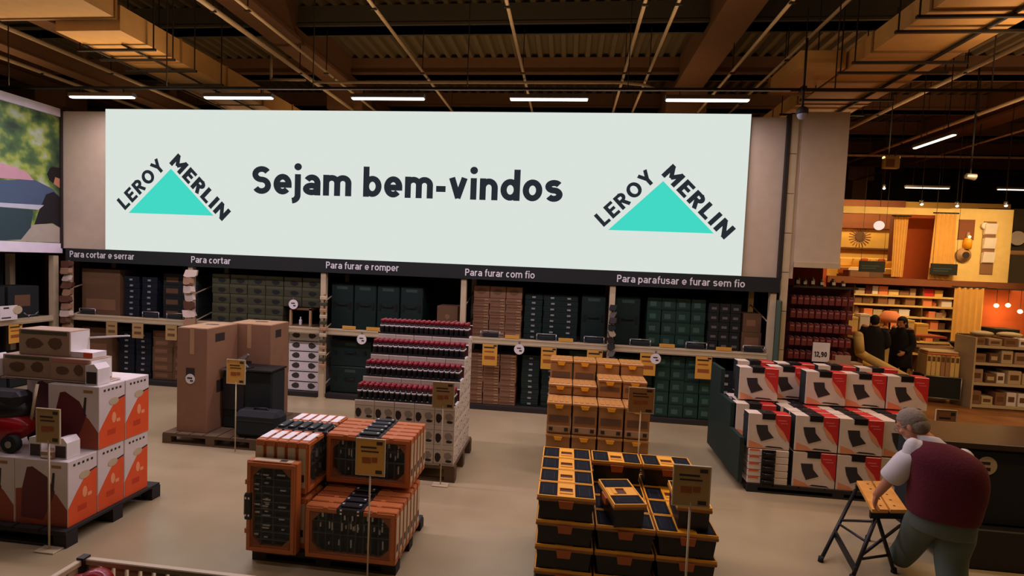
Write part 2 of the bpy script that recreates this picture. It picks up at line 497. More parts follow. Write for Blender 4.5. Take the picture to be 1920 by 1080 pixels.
def print_shape(name, pts, m, d):
    bm = bmesh.new(); prism(bm, [(y - 7.3, z - 2.45) for y, z in pts], 'x', 0.008, 0.008 + d)
    obj(name, bm, m, pst)


print_shape('printed_grill_lid', [(6.2, 3.15), (7.3, 3.10), (8.0, 3.18), (8.285, 3.35), (8.135, 3.50), (7.84, 3.605), (7.44, 3.54), (7.0, 3.45), (6.2, 3.3)], mat('print_slate', (72, 92, 118), 0.5), 0.002)
print_shape('printed_cushion', [(6.2, 2.54), (8.283, 2.54), (8.283, 2.80), (8.13, 2.875), (7.8, 2.83), (6.2, 2.8)], mat('print_beige', (176, 168, 150), 0.5), 0.002)
print_shape('printed_person', [(7.82, 2.835), (7.89, 3.06), (8.02, 3.385), (8.15, 3.45), (8.283, 3.36), (8.283, 2.815), (8.13, 2.885)], mat('print_black', (26, 26, 30), 0.5), 0.003)
print_shape('printed_face', [(8.15, 3.60), (8.178, 3.75), (8.283, 3.75), (8.283, 3.52)], m_skin, 0.003)
print_shape('printed_hair', [(8.08, 3.646), (8.04, 3.75), (8.09, 3.86), (8.137, 3.895), (8.283, 3.90), (8.283, 3.70), (8.18, 3.72), (8.15, 3.60)], m_hairb, 0.004)
print_shape('printed_flowers', [(6.2, 3.60), (7.3, 3.55), (7.813, 3.60), (7.7, 3.72), (7.54, 3.766), (7.3, 3.80), (6.2, 3.8)], mat('print_pink', (196, 150, 160), 0.5), 0.003)
print_shape('printed_grill_bowl', [(6.4, 3.075), (7.797, 3.08), (7.76, 2.78), (7.60, 2.562), (7.29, 2.533), (6.6, 2.54)], mat('print_teal', (46, 70, 76), 0.5), 0.004)
print_shape('printed_grill_rim', [(6.3, 3.13), (7.3, 3.15), (7.98, 3.19), (7.89, 3.10), (7.3, 3.08), (6.3, 3.08)], mat('print_silver', (190, 196, 206), 0.5), 0.005)

# ------------------------------------------------------------------ rack with header sign
hs = thing('header_sign', 'long black sign band with five white category names under the glowing screen', 'sign', (0, 8.22, 2.19))
obj('sign_board', B((-9.13, 3.29, 0.0, 0.03, 0.02, 0.255)), m_blackm, hs)
for s_, x, wd, zb in (('Para cortar e serrar', -9.04, 1.29, 2.285), ('Para cortar', -6.64, 0.75, 2.28), ('Para furar e romper', -4.13, 1.29, 2.285),
                      ('Para furar com fio', -1.695, 1.16, 2.265), ('Para parafusar e furar sem fio', 0.795, 1.975, 2.27)):
    text('lettering', s_, mat('white_lettering', (226, 226, 226), 0.5), 0.115, wd, hs, (x, -0.001, zb - 2.19), bold=0.15)

UP = [-9.13, -6.68, -4.19, -1.72, 0.74, 3.22]
rk = thing('storage_rack', 'long cream pallet rack of five bays under the glowing screen', 'rack', (0, 8.25, 0))
for x in UP:
    bm = B((x - 0.045, x + 0.045, 0.0, 0.08, 0, 2.2), (x - 0.045, x + 0.045, 0.95, 1.03, 0, 2.3), (x - 0.07, x + 0.07, -0.01, 0.12, 0, 0.012))
    for k in range(4): cyl(bm, (x, 0.05, 0.2 + 0.5 * k), (x, 0.98, 0.45 + 0.5 * k), 0.012, seg=6)
    obj('upright', bm, m_cream, rk)
for a, b in zip(UP, UP[1:]):
    obj('beam', B((a + 0.046, b - 0.046, -0.012, 0.04, 1.135, 1.245), (a + 0.046, b - 0.046, -0.018, -0.012, 1.15, 1.165), (a + 0.046, b - 0.046, -0.018, -0.012, 1.215, 1.23)), m_cream, rk)
    obj('shelf_board', B((a + 0.05, b - 0.05, 0.045, 1.0, 1.19, 1.22)), m_palw, rk)
    obj('plinth', B((a + 0.05, b - 0.05, 0.05, 1.0, 0.0, 0.08)), m_palb, rk)
    obj('back_panel', B((a, b, 1.03, 1.05, 0.0, 2.44)), m_blackm, rk)
obj('top_board', B((-9.13, 3.25, 0.06, 1.03, 2.30, 2.33)), m_blackm, rk)

rk2 = thing('storage_rack', 'cream pallet rack along the left side below the barbecue poster', 'rack', (-9.3, 0, 0))
for y in (8.2, 5.75, 3.3):
    obj('upright', B((-0.1, 0.0, y - 0.045, y + 0.045, 0, 2.3), (-1.0, -0.9, y - 0.045, y + 0.045, 0, 2.3)), m_cream, rk2)
for a, b in ((3.345, 5.70), (5.80, 8.15)):
    obj('beam', B((-0.05, 0.0, a, b, 1.11, 1.21), (0.0, 0.006, a, b, 1.13, 1.15)), m_cream, rk2)
    obj('shelf_board', B((-1.0, -0.055, a, b, 1.17, 1.20)), m_palw, rk2)
    obj('back_panel', B((-1.06, -1.04, a, b, 0.0, 2.34)), m_blackm, rk2)

# ------------------------------------------------------------------ goods in the racks
Z1 = 1.222


def carton(name, w_, d, h, mats, prints=(), tape=False, bev=0.004):
    """box with its own printed shapes; origin at base centre of the front edge (front faces -Y)"""
    bm = bmesh.new(); box(bm, -w_ / 2, w_ / 2, 0, d, 0, h, 0, bev)
    o = obj(name, bm, mats)
    for (nm, pts, mi) in prints:
        b2 = bmesh.new(); prism(b2, pts, 'y', -0.0025, 0.0005)
        p = obj(nm, b2, mats[mi], o)
    return o


def rect(a, b, c, d): return [(a, c), (b, c), (b, d), (a, d)]


def blob(cx, cz, rx, rz, n=8, j=0.25):
    rr = random.Random(int(cx * 999 + cz * 77 + n))
    return [(cx + rx * math.cos(2 * math.pi * i / n) * (1 - j * rr.random()), cz + rz * math.sin(2 * math.pi * i / n) * (1 - j * rr.random())) for i in range(n)]


def stack(p, xs, zs, y, labf, group, skip=(), jit=0.006):
    for r, z in enumerate(zs):
        for c, x in enumerate(xs):
            if (c, r) in skip: continue
            put(p, (x + random.uniform(-jit, jit), y + random.uniform(0, 0.012), z), 0, labf(c, r), group)


# bay 1
p = carton('carton', 0.78, 0.6, 0.86, [m_cardD, m_card], [('printed_panel', rect(-0.3, 0.3, 0.1, 0.3), 1)])
tag(p, 'tall plain brown carton on the upper shelf under Para cortar e serrar', 'box'); p.location = (-8.62, 8.42, Z1)
p = carton('carton', 0.62, 0.6, 0.9, [m_cardD, m_card], [('printed_panel', rect(-0.2, 0.2, 0.3, 0.6), 1)])
tag(p, 'brown carton below the shelf beam beside the packet strip in the left corner', 'box'); p.location = (-8.7, 8.42, 0.085)


def slim_case(w_, d, h, m, latch=True, name='tool_case'):
    o = obj(name, B((-w_ / 2, w_ / 2, 0, d, 0, h), (-w_ / 2 - 0.004, w_ / 2 + 0.004, -0.004, d, h * 0.46, h * 0.54), bev=0.004), m)
    tag(o, 'slim dark plastic power tool case', 'case')
    if latch: obj('latch', B((-0.03, 0.03, -0.012, -0.003, h * 0.3, h * 0.6)), m_latch, o)
    return proto(o)


sc = slim_case(0.30, 0.4, 0.105, m_navy)
stack(sc, [-8.02, -7.66], [Z1 + 0.107 * k for k in range(7)], 8.45,
      lambda c, r: f'navy slim tool case, {vert(r, 7)} in the {("left", "right")[c]} upper stack under Para cortar e serrar', 'navy cases upper shelf')
stack(sc, [-8.12, -7.78], [0.085 + 0.107 * k for k in range(8)], 8.45,
      lambda c, r: f'navy slim tool case, {vert(r, 8)} in the {("left", "right")[c]} floor stack under Para cortar e serrar', 'navy cases lower level')
p = proto(tag(carton('carton', 0.36, 0.5, 0.205, [m_blackm, m_cardD], [('printed_label', rect(-0.12, 0.12, 0.05, 0.14), 1)]), 'dark tool carton', 'box'))
stack(p, [-7.25, -6.93 + 0.02], [Z1 + 0.208 * k for k in range(4)], 8.5,
      lambda c, r: f'black tool carton, {vert(r, 4)} in the {("left", "right")[c]} stack behind the middle strip of packets', 'black cartons upper shelf')
p = proto(tag(carton('carton', 0.40, 0.5, 0.15, [m_cardD, m_card], [('printed_label', rect(-0.15, 0.1, 0.04, 0.11), 1)]), 'brown flat carton', 'box'))
stack(p, [-7.36, -6.95], [0.085 + 0.152 * k for k in range(6)], 8.42,
      lambda c, r: f'flat brown carton, {vert(r, 6)} in the {("left", "right")[c]} stack behind the tall cardboard box', 'flat brown cartons')

# bay 2: olive cartons, white blender-like cartons
p = carton('tool_carton', 0.335, 0.5, 0.172, [m_olive, m_oliveL, m_blackm],
           [('printed_band', rect(-0.16, 0.16, 0.12, 0.165), 1), ('printed_tool', blob(0.02, 0.065, 0.09, 0.05), 2)])
proto(tag(p, 'olive tool carton', 'box'))
ox = [-6.22 + 0.345 * k for k in range(6)]
stack(p, ox, [Z1 + 0.175 * k for k in range(5)], 8.42,
      lambda c, r: f'olive green carton, {nth(c, 6)} column, {vert(r, 5)} row, upper shelf under Para cortar', 'olive cartons', skip=((4, 0), (5, 0), (4, 1), (5, 1)))
obj_ = thing('display_stand', 'small wooden framed display niche with dark goods at the right of the olive cartons', 'stand', (-4.66, 8.36, Z1))
obj('post', B((-0.20, -0.165, 0, 0.04, 0, 0.34)), m_cardT, obj_); obj('post', B((0.165, 0.20, 0, 0.04, 0, 0.34)), m_cardT, obj_)
obj('top', B((-0.2, 0.2, 0, 0.3, 0.30, 0.335)), m_cardD, obj_); obj('base', B((-0.2, 0.2, 0, 0.3, 0.0, 0.02)), m_cardD, obj_)
o = obj('bottle', B((-0.02, 0.02, -0.02, 0.02, 0, 0.10), (-0.01, 0.01, -0.01, 0.01, 0.10, 0.15), bev=0.006), m_white)
tag(o, 'tiny white bottle inside the wooden display niche', 'bottle'); o.location = (-4.70, 8.45, Z1 + 0.021)
p = carton('mixer_carton', 0.57, 0.5, 0.178, [m_white, mat('dark_print', (66, 60, 54)), m_blackm],
           [('printed_tool', blob(-0.14, 0.08, 0.085, 0.06), 1), ('printed_tool', blob(0.15, 0.08, 0.085, 0.06), 1), ('printed_band', rect(-0.26, 0.27, 0.150, 0.166), 2)])
proto(tag(p, 'white carton', 'box'))
for r in range(6):
    put(p, (-4.60, 8.40, 0.085 + 0.181 * r), 0, f'white two-tool carton, {vert(r, 6)} of the pile right of the cardboard boxes', 'white two-tool cartons')
put(p, (-5.20, 8.40, 0.085), 0, 'white carton on the rack floor, mostly hidden behind the tall cardboard boxes', 'white two-tool cartons')


# bay 3: big dark green cases
def big_case(w_, d, h, m):
    o = obj('tool_case', B((-w_ / 2, w_ / 2, 0, d, 0, h), bev=0.015), m)
    tag(o, 'large dark green tool case', 'case')
    obj('label_strip', B((-0.10, 0.10, -0.003, 0.0, h - 0.10, h - 0.05)), mat('grey_label', (50, 72, 66), 0.5), o)
    bm = bmesh.new(); tube(bm, [(-0.09, 0, h * 0.55), (-0.09, -0.03, h * 0.55), (0.09, -0.03, h * 0.55), (0.09, 0, h * 0.55)], 0.009, 6)
    obj('handle', bm, m_black, o)
    for sx in (-1, 1): obj('latch', B((sx * w_ * 0.36 - 0.02, sx * w_ * 0.36 + 0.02, -0.01, 0.0, h * 0.45, h * 0.60)), m_black, o)
    return proto(o)


bc = big_case(0.40, 0.5, 0.80, m_dgreen)
for c in range(4):
    put(bc, (-3.93 + 0.42 * c, 8.44, Z1), 0, f'tall dark green tool case, {nth(c, 4)} of four upright on shelf under Para furar e romper', 'tall dark green cases')
put(bc, (0.46, 8.44, Z1), 0, 'tall dark green tool case under the gap between Para furar com fio and Para parafusar', 'tall dark green cases')
put(bc, (1.02, 8.44, Z1), 0, 'tall dark green tool case on the upper shelf under the words Para parafusar', 'tall dark green cases')
p = carton('carton', 0.36, 0.4, 0.50, [m_cardD, m_card, m_blackm], [('printed_label', blob(0, 0.32, 0.05, 0.05), 1)])
tag(p, 'dark brown carton at the right end of the shelf under Para furar e romper', 'box'); p.location = (-2.02, 8.40, Z1)
bc2 = big_case(0.74, 0.6, 0.47, m_dgreen)
for c in range(3):
    for r in range(2):
        put(bc2, (-3.74 + 0.76 * c, 8.42, 0.085 + 0.475 * r), 0, f'wide dark green case, {("left", "middle", "right")[c]} column, {("lower", "upper")[r]}, below beam under Para furar e romper', 'wide dark green cases')

# bay 4
p = carton('drill_carton', 0.27, 0.4, 0.094, [m_card, m_cardT, m_cardD], [('printed_band', rect(-0.12, 0.12, 0.03, 0.06), 2), ('printed_label', rect(0.05, 0.12, 0.02, 0.08), 1)])
proto(tag(p, 'small brown drill carton', 'box'))
stack(p, [-1.44, -1.16, -0.88], [Z1 + 0.096 * k for k in range(7)], 8.42,
      lambda c, r: f'small brown carton, {("left", "middle", "right")[c]} column, {vert(r, 7)} on the shelf under Para furar com fio', 'brown cartons upper shelf')
stack(p, [-1.49, -1.21, -0.93], [0.085 + 0.096 * k for k in range(9)], 8.36,
      lambda c, r: f'small brown carton, {("left", "middle", "right")[c]} column, {vert(r, 9)} on the floor right of red-capped bottles', 'brown cartons lower level')
p2 = carton('carton', 0.27, 0.4, 0.20, [m_card, m_cardD], [('printed_tool', blob(0, 0.11, 0.09, 0.06), 1)])
proto(tag(p2, 'brown carton with tool picture', 'box'))
for c in range(3): put(p2, (-1.44 + 0.28 * c, 8.43, Z1 + 0.675), 0, f'brown carton with dark tool picture, {("left", "middle", "right")[c]} on top of stack under Para furar com fio', 'top brown cartons')
sg = slim_case(0.30, 0.4, 0.095, m_dgreen)
stack(sg, [-0.55, -0.23, 0.05], [Z1 + 0.097 * k for k in range(8)], 8.46,
      lambda c, r: f'dark green slim case, {("left", "middle", "right")[c]} column, {vert(r, 8)}, upper shelf right of brown cartons', 'slim green cases upper shelf')
stack(sg, [-0.55, -0.21], [0.085 + 0.097 * k for k in range(9)], 8.42,
      lambda c, r: f'dark green slim case, {("left", "right")[c]} column, {vert(r, 9)}, floor level right of brown cartons', 'slim green cases lower level')
bc3 = big_case(0.42, 0.5, 0.50, m_green)
put(bc3, (0.30, 8.44, 0.085), 0, 'green tool case hidden behind the yellow toolbox pallet, lower one', 'green cases behind yellow toolboxes')
put(bc3, (0.30, 8.44, 0.587), 0, 'green tool case just above the yellow toolbox pallet below the beam', 'green cases behind yellow toolboxes')

# bay 5
p = carton('tool_carton', 0.225, 0.4, 0.20, [m_green, mat('pale_green_print', (58, 92, 80)), m_dgreen],
           [('printed_label', rect(-0.07, 0.03, 0.06, 0.14), 1), ('printed_band', rect(-0.10, 0.10, 0.015, 0.03), 2)])
proto(tag(p, 'green tool carton', 'box'))
stack(p, [1.62 + 0.235 * k for k in range(4)], [0.085 + 0.203 * k for k in range(5)], 8.34,
      lambda c, r: f'green carton, {nth(c, 4)} column, {vert(r, 5)} row, on floor under Para parafusar', 'green cartons lower level')
stack(p, [1.45 + 0.235 * k for k in range(4)], [Z1 + 0.203 * k for k in range(4)], 8.46,
      lambda c, r: f'green carton, {nth(c, 4)} column, {vert(r, 4)} row, on upper shelf under sem fio', 'green cartons upper shelf')
u_ = put(bc2, (1.15, 8.46, 0.085), 0, 'wide dark green case on the floor behind right edge of yellow toolbox pallet, lower', 'wide dark green cases')
u_.scale.x = 0.9
u_ = put(bc2, (1.15, 8.46, 0.56), 0, 'wide dark green case below beam behind right edge of yellow toolbox pallet, upper', 'wide dark green cases')
u_.scale.x = 0.9
sd = slim_case(0.26, 0.4, 0.135, m_navy)
for r in range(6): put(sd, (2.62, 8.36, 0.085 + 0.137 * r), 0, f'navy case with white latch, {vert(r, 6)} of the pile right of green cartons', 'navy latch cases right')
p = carton('tool_carton', 0.16, 0.4, 0.15, [m_blackm, m_grey], [('printed_dots', rect(-0.04, 0.04, 0.05, 0.09), 1)])
proto(tag(p, 'small black carton', 'box'))
stack(p, [2.40, 2.57, 2.74], [Z1 + 0.153 * k for k in range(5)], 8.44,
      lambda c, r: f'small black carton, {("left", "middle", "right")[c]} column, {vert(r, 5)} row, near the shelf end under sem fio', 'small black cartons')
p = carton('carton', 0.30, 0.4, 0.32, [m_cardD, m_card], [('printed_label', rect(-0.11, 0.11, 0.12, 0.24), 1)]); tag(p, 'brown carton on the far right of the upper shelf under sem fio', 'box'); p.location = (3.0, 8.44, Z1)
p = carton('carton', 0.28, 0.4, 0.30, [m_cardD, m_card], [('printed_label', rect(-0.09, 0.05, 0.10, 0.20), 1)]); tag(p, 'brown carton stacked on another at the far right upper shelf', 'box'); p.location = (3.0, 8.45, Z1 + 0.322)
put(bc3, (2.98, 8.42, 0.085), 0, 'green tool case at the right end of the rack floor behind red boxes, lower', 'green cases rack end')
put(bc3, (2.98, 8.42, 0.587), 0, 'green tool case at the right end of the rack floor behind red boxes, upper', 'green cases rack end')
# green curved end panel
o = obj('rack_end_guard', B((3.272, 3.322, 8.14, 8.42, 0.0, 2.10), bev=0.02), mat('sage_plastic', (66, 84, 66), 0.4))
tag(o, 'sage green end guard panel at the right end of the rack', 'panel')

# left-hand rack goods
p = carton('carton', 0.5, 0.5, 0.55, [m_blackm, m_cardD], [('printed_label', rect(-0.15, 0.1, 0.2, 0.4), 1)]); proto(tag(p, 'black carton', 'box'))
for i, y in enumerate((7.75, 7.2, 6.65, 6.1)):
    put(p, (-9.42, y, 1.202), math.pi / 2, f'black carton on upper shelf below the poster, {ON[i + 1]} from the corner', 'black cartons below poster')
    put(p, (-9.40, y, 0.02), math.pi / 2, f'black carton on the floor below the left rack beam, {ON[i + 1]} from the corner', 'black cartons below poster')
o = thing('display_card', 'small white display card with round cream badge on the left rack beam', 'card', (-9.22, 7.36, 1.212), math.pi / 2)
obj('board', B((-0.14, 0.12, 0, 0.012, 0, 0.24)), m_white, o)
bm = bmesh.new(); cyl(bm, (0.12, 0.0, 0.16), (0.12, -0.012, 0.16), 0.07, seg=18); obj('badge', bm, m_cream, o)
bm = B((-0.09, -0.01, -0.003, 0.0, 0.19, 0.215), (-0.12, 0.02, -0.003, 0.0, 0.03, 0.05)); obj('printed_lines', bm, m_ink, o)
bm = bmesh.new(); tube(bm, [(0.22, 0, 0.10), (0.28, 0, 0.05), (0.40, 0, 0.05), (0.46, 0, 0.10)], 0.008)
tube(bm, [(0.30, 0, 0.0), (0.30, 0, 0.05)], 0.006); obj('wire_rest', bm, m_grey, o)

# ------------------------------------------------------------------ price tags, wire stands, discs on the beam
tg = thing('price_tag', 'price tag', 'tag')
obj('card', B((-0.125, 0.125, -0.004, 0.0, -0.36, 0.0)), m_tag, tg)
obj('header', B((-0.10, 0.08, -0.0055, -0.004, -0.07, -0.045), (0.06, 0.115, -0.0055, -0.004, -0.04, -0.012)), m_ink, tg)
obj('printed_lines', B((-0.09, 0.07, -0.0055, -0.004, -0.14, -0.115), (-0.09, 0.09, -0.0055, -0.004, -0.26, -0.20)), m_brink, tg)
proto(tg)
tl = [(-1.23, 'yellow price tag below the beam at the left of the bay Para furar com fio'),
      (-0.25, 'yellow price tag below the beam left of the yellow toolbox pallet'),
      (0.50, 'yellow price tag below the beam right above the yellow toolbox pallet'),
      (1.35, 'dull yellow price tag beside the white disc right of the yellow toolboxes'),
      (2.22, 'yellow price tag below the beam above the green cartons')]
for x, l in tl: put(tg, (x, 8.226, 1.14), 0, l, 'price tags on the beam')
t2 = thing('price_tag', 'faded price tag', 'tag')
obj('card', B((-0.11, 0.11, -0.004, 0.0, -0.27, 0.0)), m_tagd, t2)
obj('printed_lines', B((-0.07, 0.07, -0.0055, -0.004, -0.09, -0.06), (-0.07, 0.07, -0.0055, -0.004, -0.20, -0.15)), m_cardD, t2)
proto(t2)
for x, l in ((-8.20, 'dull greenish price tag under the beam, left one of the pair above navy cases'), (-7.68, 'dull greenish price tag under the beam, right one of the pair above navy cases'),
             (-7.02, 'dull brown price tag under the beam above the flat brown cartons')):
    put(t2, (x, 8.226, 1.14), 0, l, 'dull price tags')
t3 = dup(tg, (-9.285, 7.5, 1.125), math.pi / 2, 'bright yellow price tag under the left rack beam near the white display card')
t3.scale = (0.85, 0.85, 0.9)
# small yellow cards standing on the beam
yt = proto(tag(obj('shelf_card', B((-0.12, 0.12, -0.004, 0.004, 0.0, 0.06), (-0.08, 0.08, -0.004, 0.03, 0.0, 0.008), bev=0.002), m_tag), 'yellow shelf card', 'card'))
for i, x in enumerate((-3.70, -3.27, -2.80, -2.33)): put(yt, (x, 8.24, 1.247), 0, f'small orange shelf card on the beam above the red-capped bottles, {nth(i, 4)} of four', 'shelf cards')
for x, l in ((-0.87, 'small yellow shelf card on beam between wire stands above the brown cartons'), (0.02, 'small yellow shelf card on beam left of the dark foil packet strip'), (1.64, 'small yellow shelf card on beam above the green cartons'), (2.52, 'small orange shelf card on beam near its right end')):
    put(yt, (x, 8.24, 1.247), 0, l, 'shelf cards')
# grey wire stands
ws = thing('wire_stand', 'wire stand', 'stand')
bm = bmesh.new(); tube(bm, [(-0.16, 0, 0), (-0.16, 0, 0.105), (0.16, 0, 0.105), (0.16, 0, 0)], 0.009); obj('frame', bm, m_grey, ws)
obj('foot', B((-0.17, 0.17, -0.02, 0.05, 0, 0.006)), m_grey, ws)
obj('display_block', B((-0.13, 0.13, -0.01, 0.06, 0.007, 0.075), bev=0.01), m_blackm, ws)
proto(ws)
for x, l in ((-8.73, 'grey wire stand on beam next to the packet strip in the left corner'), (-7.46, 'grey wire stand on beam above the dull price tags'), (-6.98, 'grey wire stand on beam left of the middle packet strip'),
             (-1.24, 'bright wire stand on beam at the left under Para furar com fio'), (-0.30, 'wire stand holding a black block on beam under com fio'), (0.48, 'wire stand on beam just left of the foil packet strip'),
             (1.22, 'wire stand on beam right of the foil packet strip'), (2.10, 'wire stand with small pieces on beam above green cartons'), (2.98, 'dull wire stand on beam at the rack right end')):
    put(ws, (x, 8.262, 1.247), 0, l, 'wire stands on the beam')
dc = thing('round_badge', 'badge', 'badge')
bm = bmesh.new(); cyl(bm, (0, 0, 0), (0, -0.008, 0), 0.085, seg=20); obj('disc', bm, m_white, dc)
obj('printed_mark', B((-0.04, 0.03, -0.0095, -0.008, 0.01, 0.03), (0.0, 0.045, -0.0095, -0.008, -0.035, -0.01)), m_ink, dc)
obj('clip', B((-0.012, 0.012, -0.004, 0.0, 0.07, 0.13)), m_grey, dc)
proto(dc)
for x, z, l in ((-3.46, 1.09, 'white round badge under beam left of the red-capped bottles'), (-0.74, 1.08, 'white round badge under beam above the brown cartons'),
                (1.47, 1.06, 'white round badge under beam right of the yellow toolboxes')): put(dc, (x, 8.226, z), 0, l, 'round badges')
put(dc, (-4.78, 8.345, 1.62), 0, 'white round badge on the post of the wooden display niche', 'round badges')
for b_ in ():
    pass


# ------------------------------------------------------------------ clip strips of hanging packets on the uprights
def clip_strip(x, z0, z1, label, mlist, w_, n, seed, style='bag'):
    t = thing('clip_strip', label, 'strip', (x, 8.19, z0))
    obj('strip', B((-0.015, 0.015, 0.025, 0.03, 0, z1 - z0), (-0.015, 0.015, 0.02, 0.06, z1 - z0 - 0.02, z1 - z0)), m_cardT, t)
    rr = random.Random(seed); h = (z1 - z0) / n
    for k in range(n):
        bm = bmesh.new()
        if style == 'bag':
            a = w_ / 2 * rr.uniform(0.8, 1.1); zz = h * 0.93; tw = rr.uniform(-0.03, 0.03)
            prism(bm, [(-a, 0.02), (-a * 0.6, 0), (a * 0.7, 0.01), (a, 0.04), (a * 0.9 + tw, zz), (-a * 0.9 + tw, zz)], 'y', -0.02 - rr.random() * 0.05, 0.02)
            bmesh.ops.rotate(bm, verts=bm.verts, cent=(0, 0, zz), matrix=Matrix.Rotation(rr.uniform(-0.35, 0.35), 3, 'Z') @ Matrix.Rotation(rr.uniform(-0.3, 0.05), 3, 'X'))
        else:
            box(bm, -w_ / 2, w_ / 2, -0.03, 0.02, 0.01, h * 0.62, 0, 0.006)
            box(bm, -w_ / 2, -w_ / 2 + 0.012, -0.005, 0.0, h * 0.62, h * 0.98, 0); box(bm, w_ / 2 - 0.012, w_ / 2, -0.005, 0.0, h * 0.62, h * 0.98, 0)
        obj('packet', bm, mlist[k % len(mlist)], t, (0, 0, k * h))


m_kraft = mat('kraft_packet', (156, 122, 92), 0.5); m_pale = mat('pale_packet', (212, 194, 176), 0.4); m_brn = mat('brown_packet', (92, 60, 44), 0.5)
clip_strip(-9.05, 0.93, 2.22, 'strip of hanging tan and brown packets in the left rack corner', [m_kraft, m_brn, m_pale, m_kraft, m_brn], 0.19, 10, 3)
clip_strip(-6.62, 1.16, 2.16, 'strip of hanging white packets on the upright left of Para cortar', [m_kraft, m_pale, m_brn, m_pale, m_pale], 0.19, 7, 5)
clip_strip(-4.14, 0.56, 1.84, 'tall strip of clear framed packets on the upright beside the white cartons', [m_cardT, m_olive, m_cream], 0.12, 12, 6, 'box')
clip_strip(0.75, 0.95, 1.90, 'strip of dark foil packets on the upright under Para parafusar', [m_dark, m_grey, m_blackm], 0.12, 9, 8)
clip_strip(-1.82, 1.20, 1.50, 'single tan packet hanging at the beam end left of Para furar com fio', [m_pale, m_brn], 0.12, 2, 9)


# ------------------------------------------------------------------ pallets
def pallet(x0, x1, y0, y1, label, m=m_palw, h=0.14):
    t = thing('pallet', label, 'pallet', ((x0 + x1) / 2, (y0 + y1) / 2, 0))
    a = (x1 - x0) / 2; b = (y1 - y0) / 2
    n = 7; sw = 2 * a / n
    for k in range(n): obj('slat', B((-a + k * sw + 0.008, -a + (k + 1) * sw - 0.008, -b, b, h - 0.02, h)), m, t)
    for yy in (-b, -0.05, b - 0.10):
        obj('stringer', B((-a, a, yy, yy + 0.10, h - 0.04, h - 0.021), (-a, a, yy, yy + 0.10, 0, 0.018)), m, t)
        for xx in (-a, -0.06, a - 0.12): obj('block', B((xx, xx + 0.12, yy, yy + 0.10, 0.019, h - 0.041)), m, t)
    return t


def price_stand(x, y, zc, w_, h, label, m=m_tag, base=True, hdr=True):
    t = thing('price_stand', label, 'sign', (x, y, 0))
    bm = bmesh.new(); cyl(bm, (0, 0, 0.012), (0, 0, zc - h / 2 + 0.02), 0.007, seg=8); obj('pole', bm, m_cream, t)
    if base: obj('base', B((-0.09, 0.09, -0.05, 0.05, 0, 0.012), bev=0.003), m_cream, t)
    obj('card', B((-w_ / 2, w_ / 2, -0.006, 0.0, zc - h / 2, zc + h / 2)), m, t)
    obj('frame', B((-w_ / 2 - 0.008, -w_ / 2, -0.009, 0.003, zc - h / 2 - 0.008, zc + h / 2 + 0.008), (w_ / 2, w_ / 2 + 0.008, -0.009, 0.003, zc - h / 2 - 0.008, zc + h / 2 + 0.008),
                   (-w_ / 2, w_ / 2, -0.009, 0.003, zc + h / 2, zc + h / 2 + 0.008), (-w_ / 2, w_ / 2, -0.009, 0.003, zc - h / 2 - 0.008, zc - h / 2)), m_cream, t)
    q = h / 2
    obj('printed_lines', B((-w_ * 0.36, w_ * 0.22, -0.0075, -0.006, zc + q * 0.50, zc + q * 0.60), (-w_ * 0.34, w_ * 0.30, -0.0075, -0.006, zc + q * 0.28, zc + q * 0.36),
                           (w_ * 0.22, w_ * 0.44, -0.0075, -0.006, zc + q * 0.72, zc + q * 0.9), (w_ * 0.2, w_ * 0.44, -0.0075, -0.006, zc - q * 0.92, zc - q * 0.72)), m_ink, t)
    obj('printed_price', B((-w_ * 0.30, w_ * 0.02, -0.0075, -0.006, zc - q * 0.36, zc - q * 0.02), (w_ * 0.05, w_ * 0.26, -0.0075, -0.006, zc - q * 0.30, zc + q * 0.0)), m_brink, t)
    return t


# ---- A: orange and white cartons on the dark pallet, left
pallet(-5.75, -4.00, 3.60, 4.56, 'dark pallet under the orange and white cartons at the left edge', m_palb)
A_W, A_D, A_H = 0.50, 0.262, 0.56


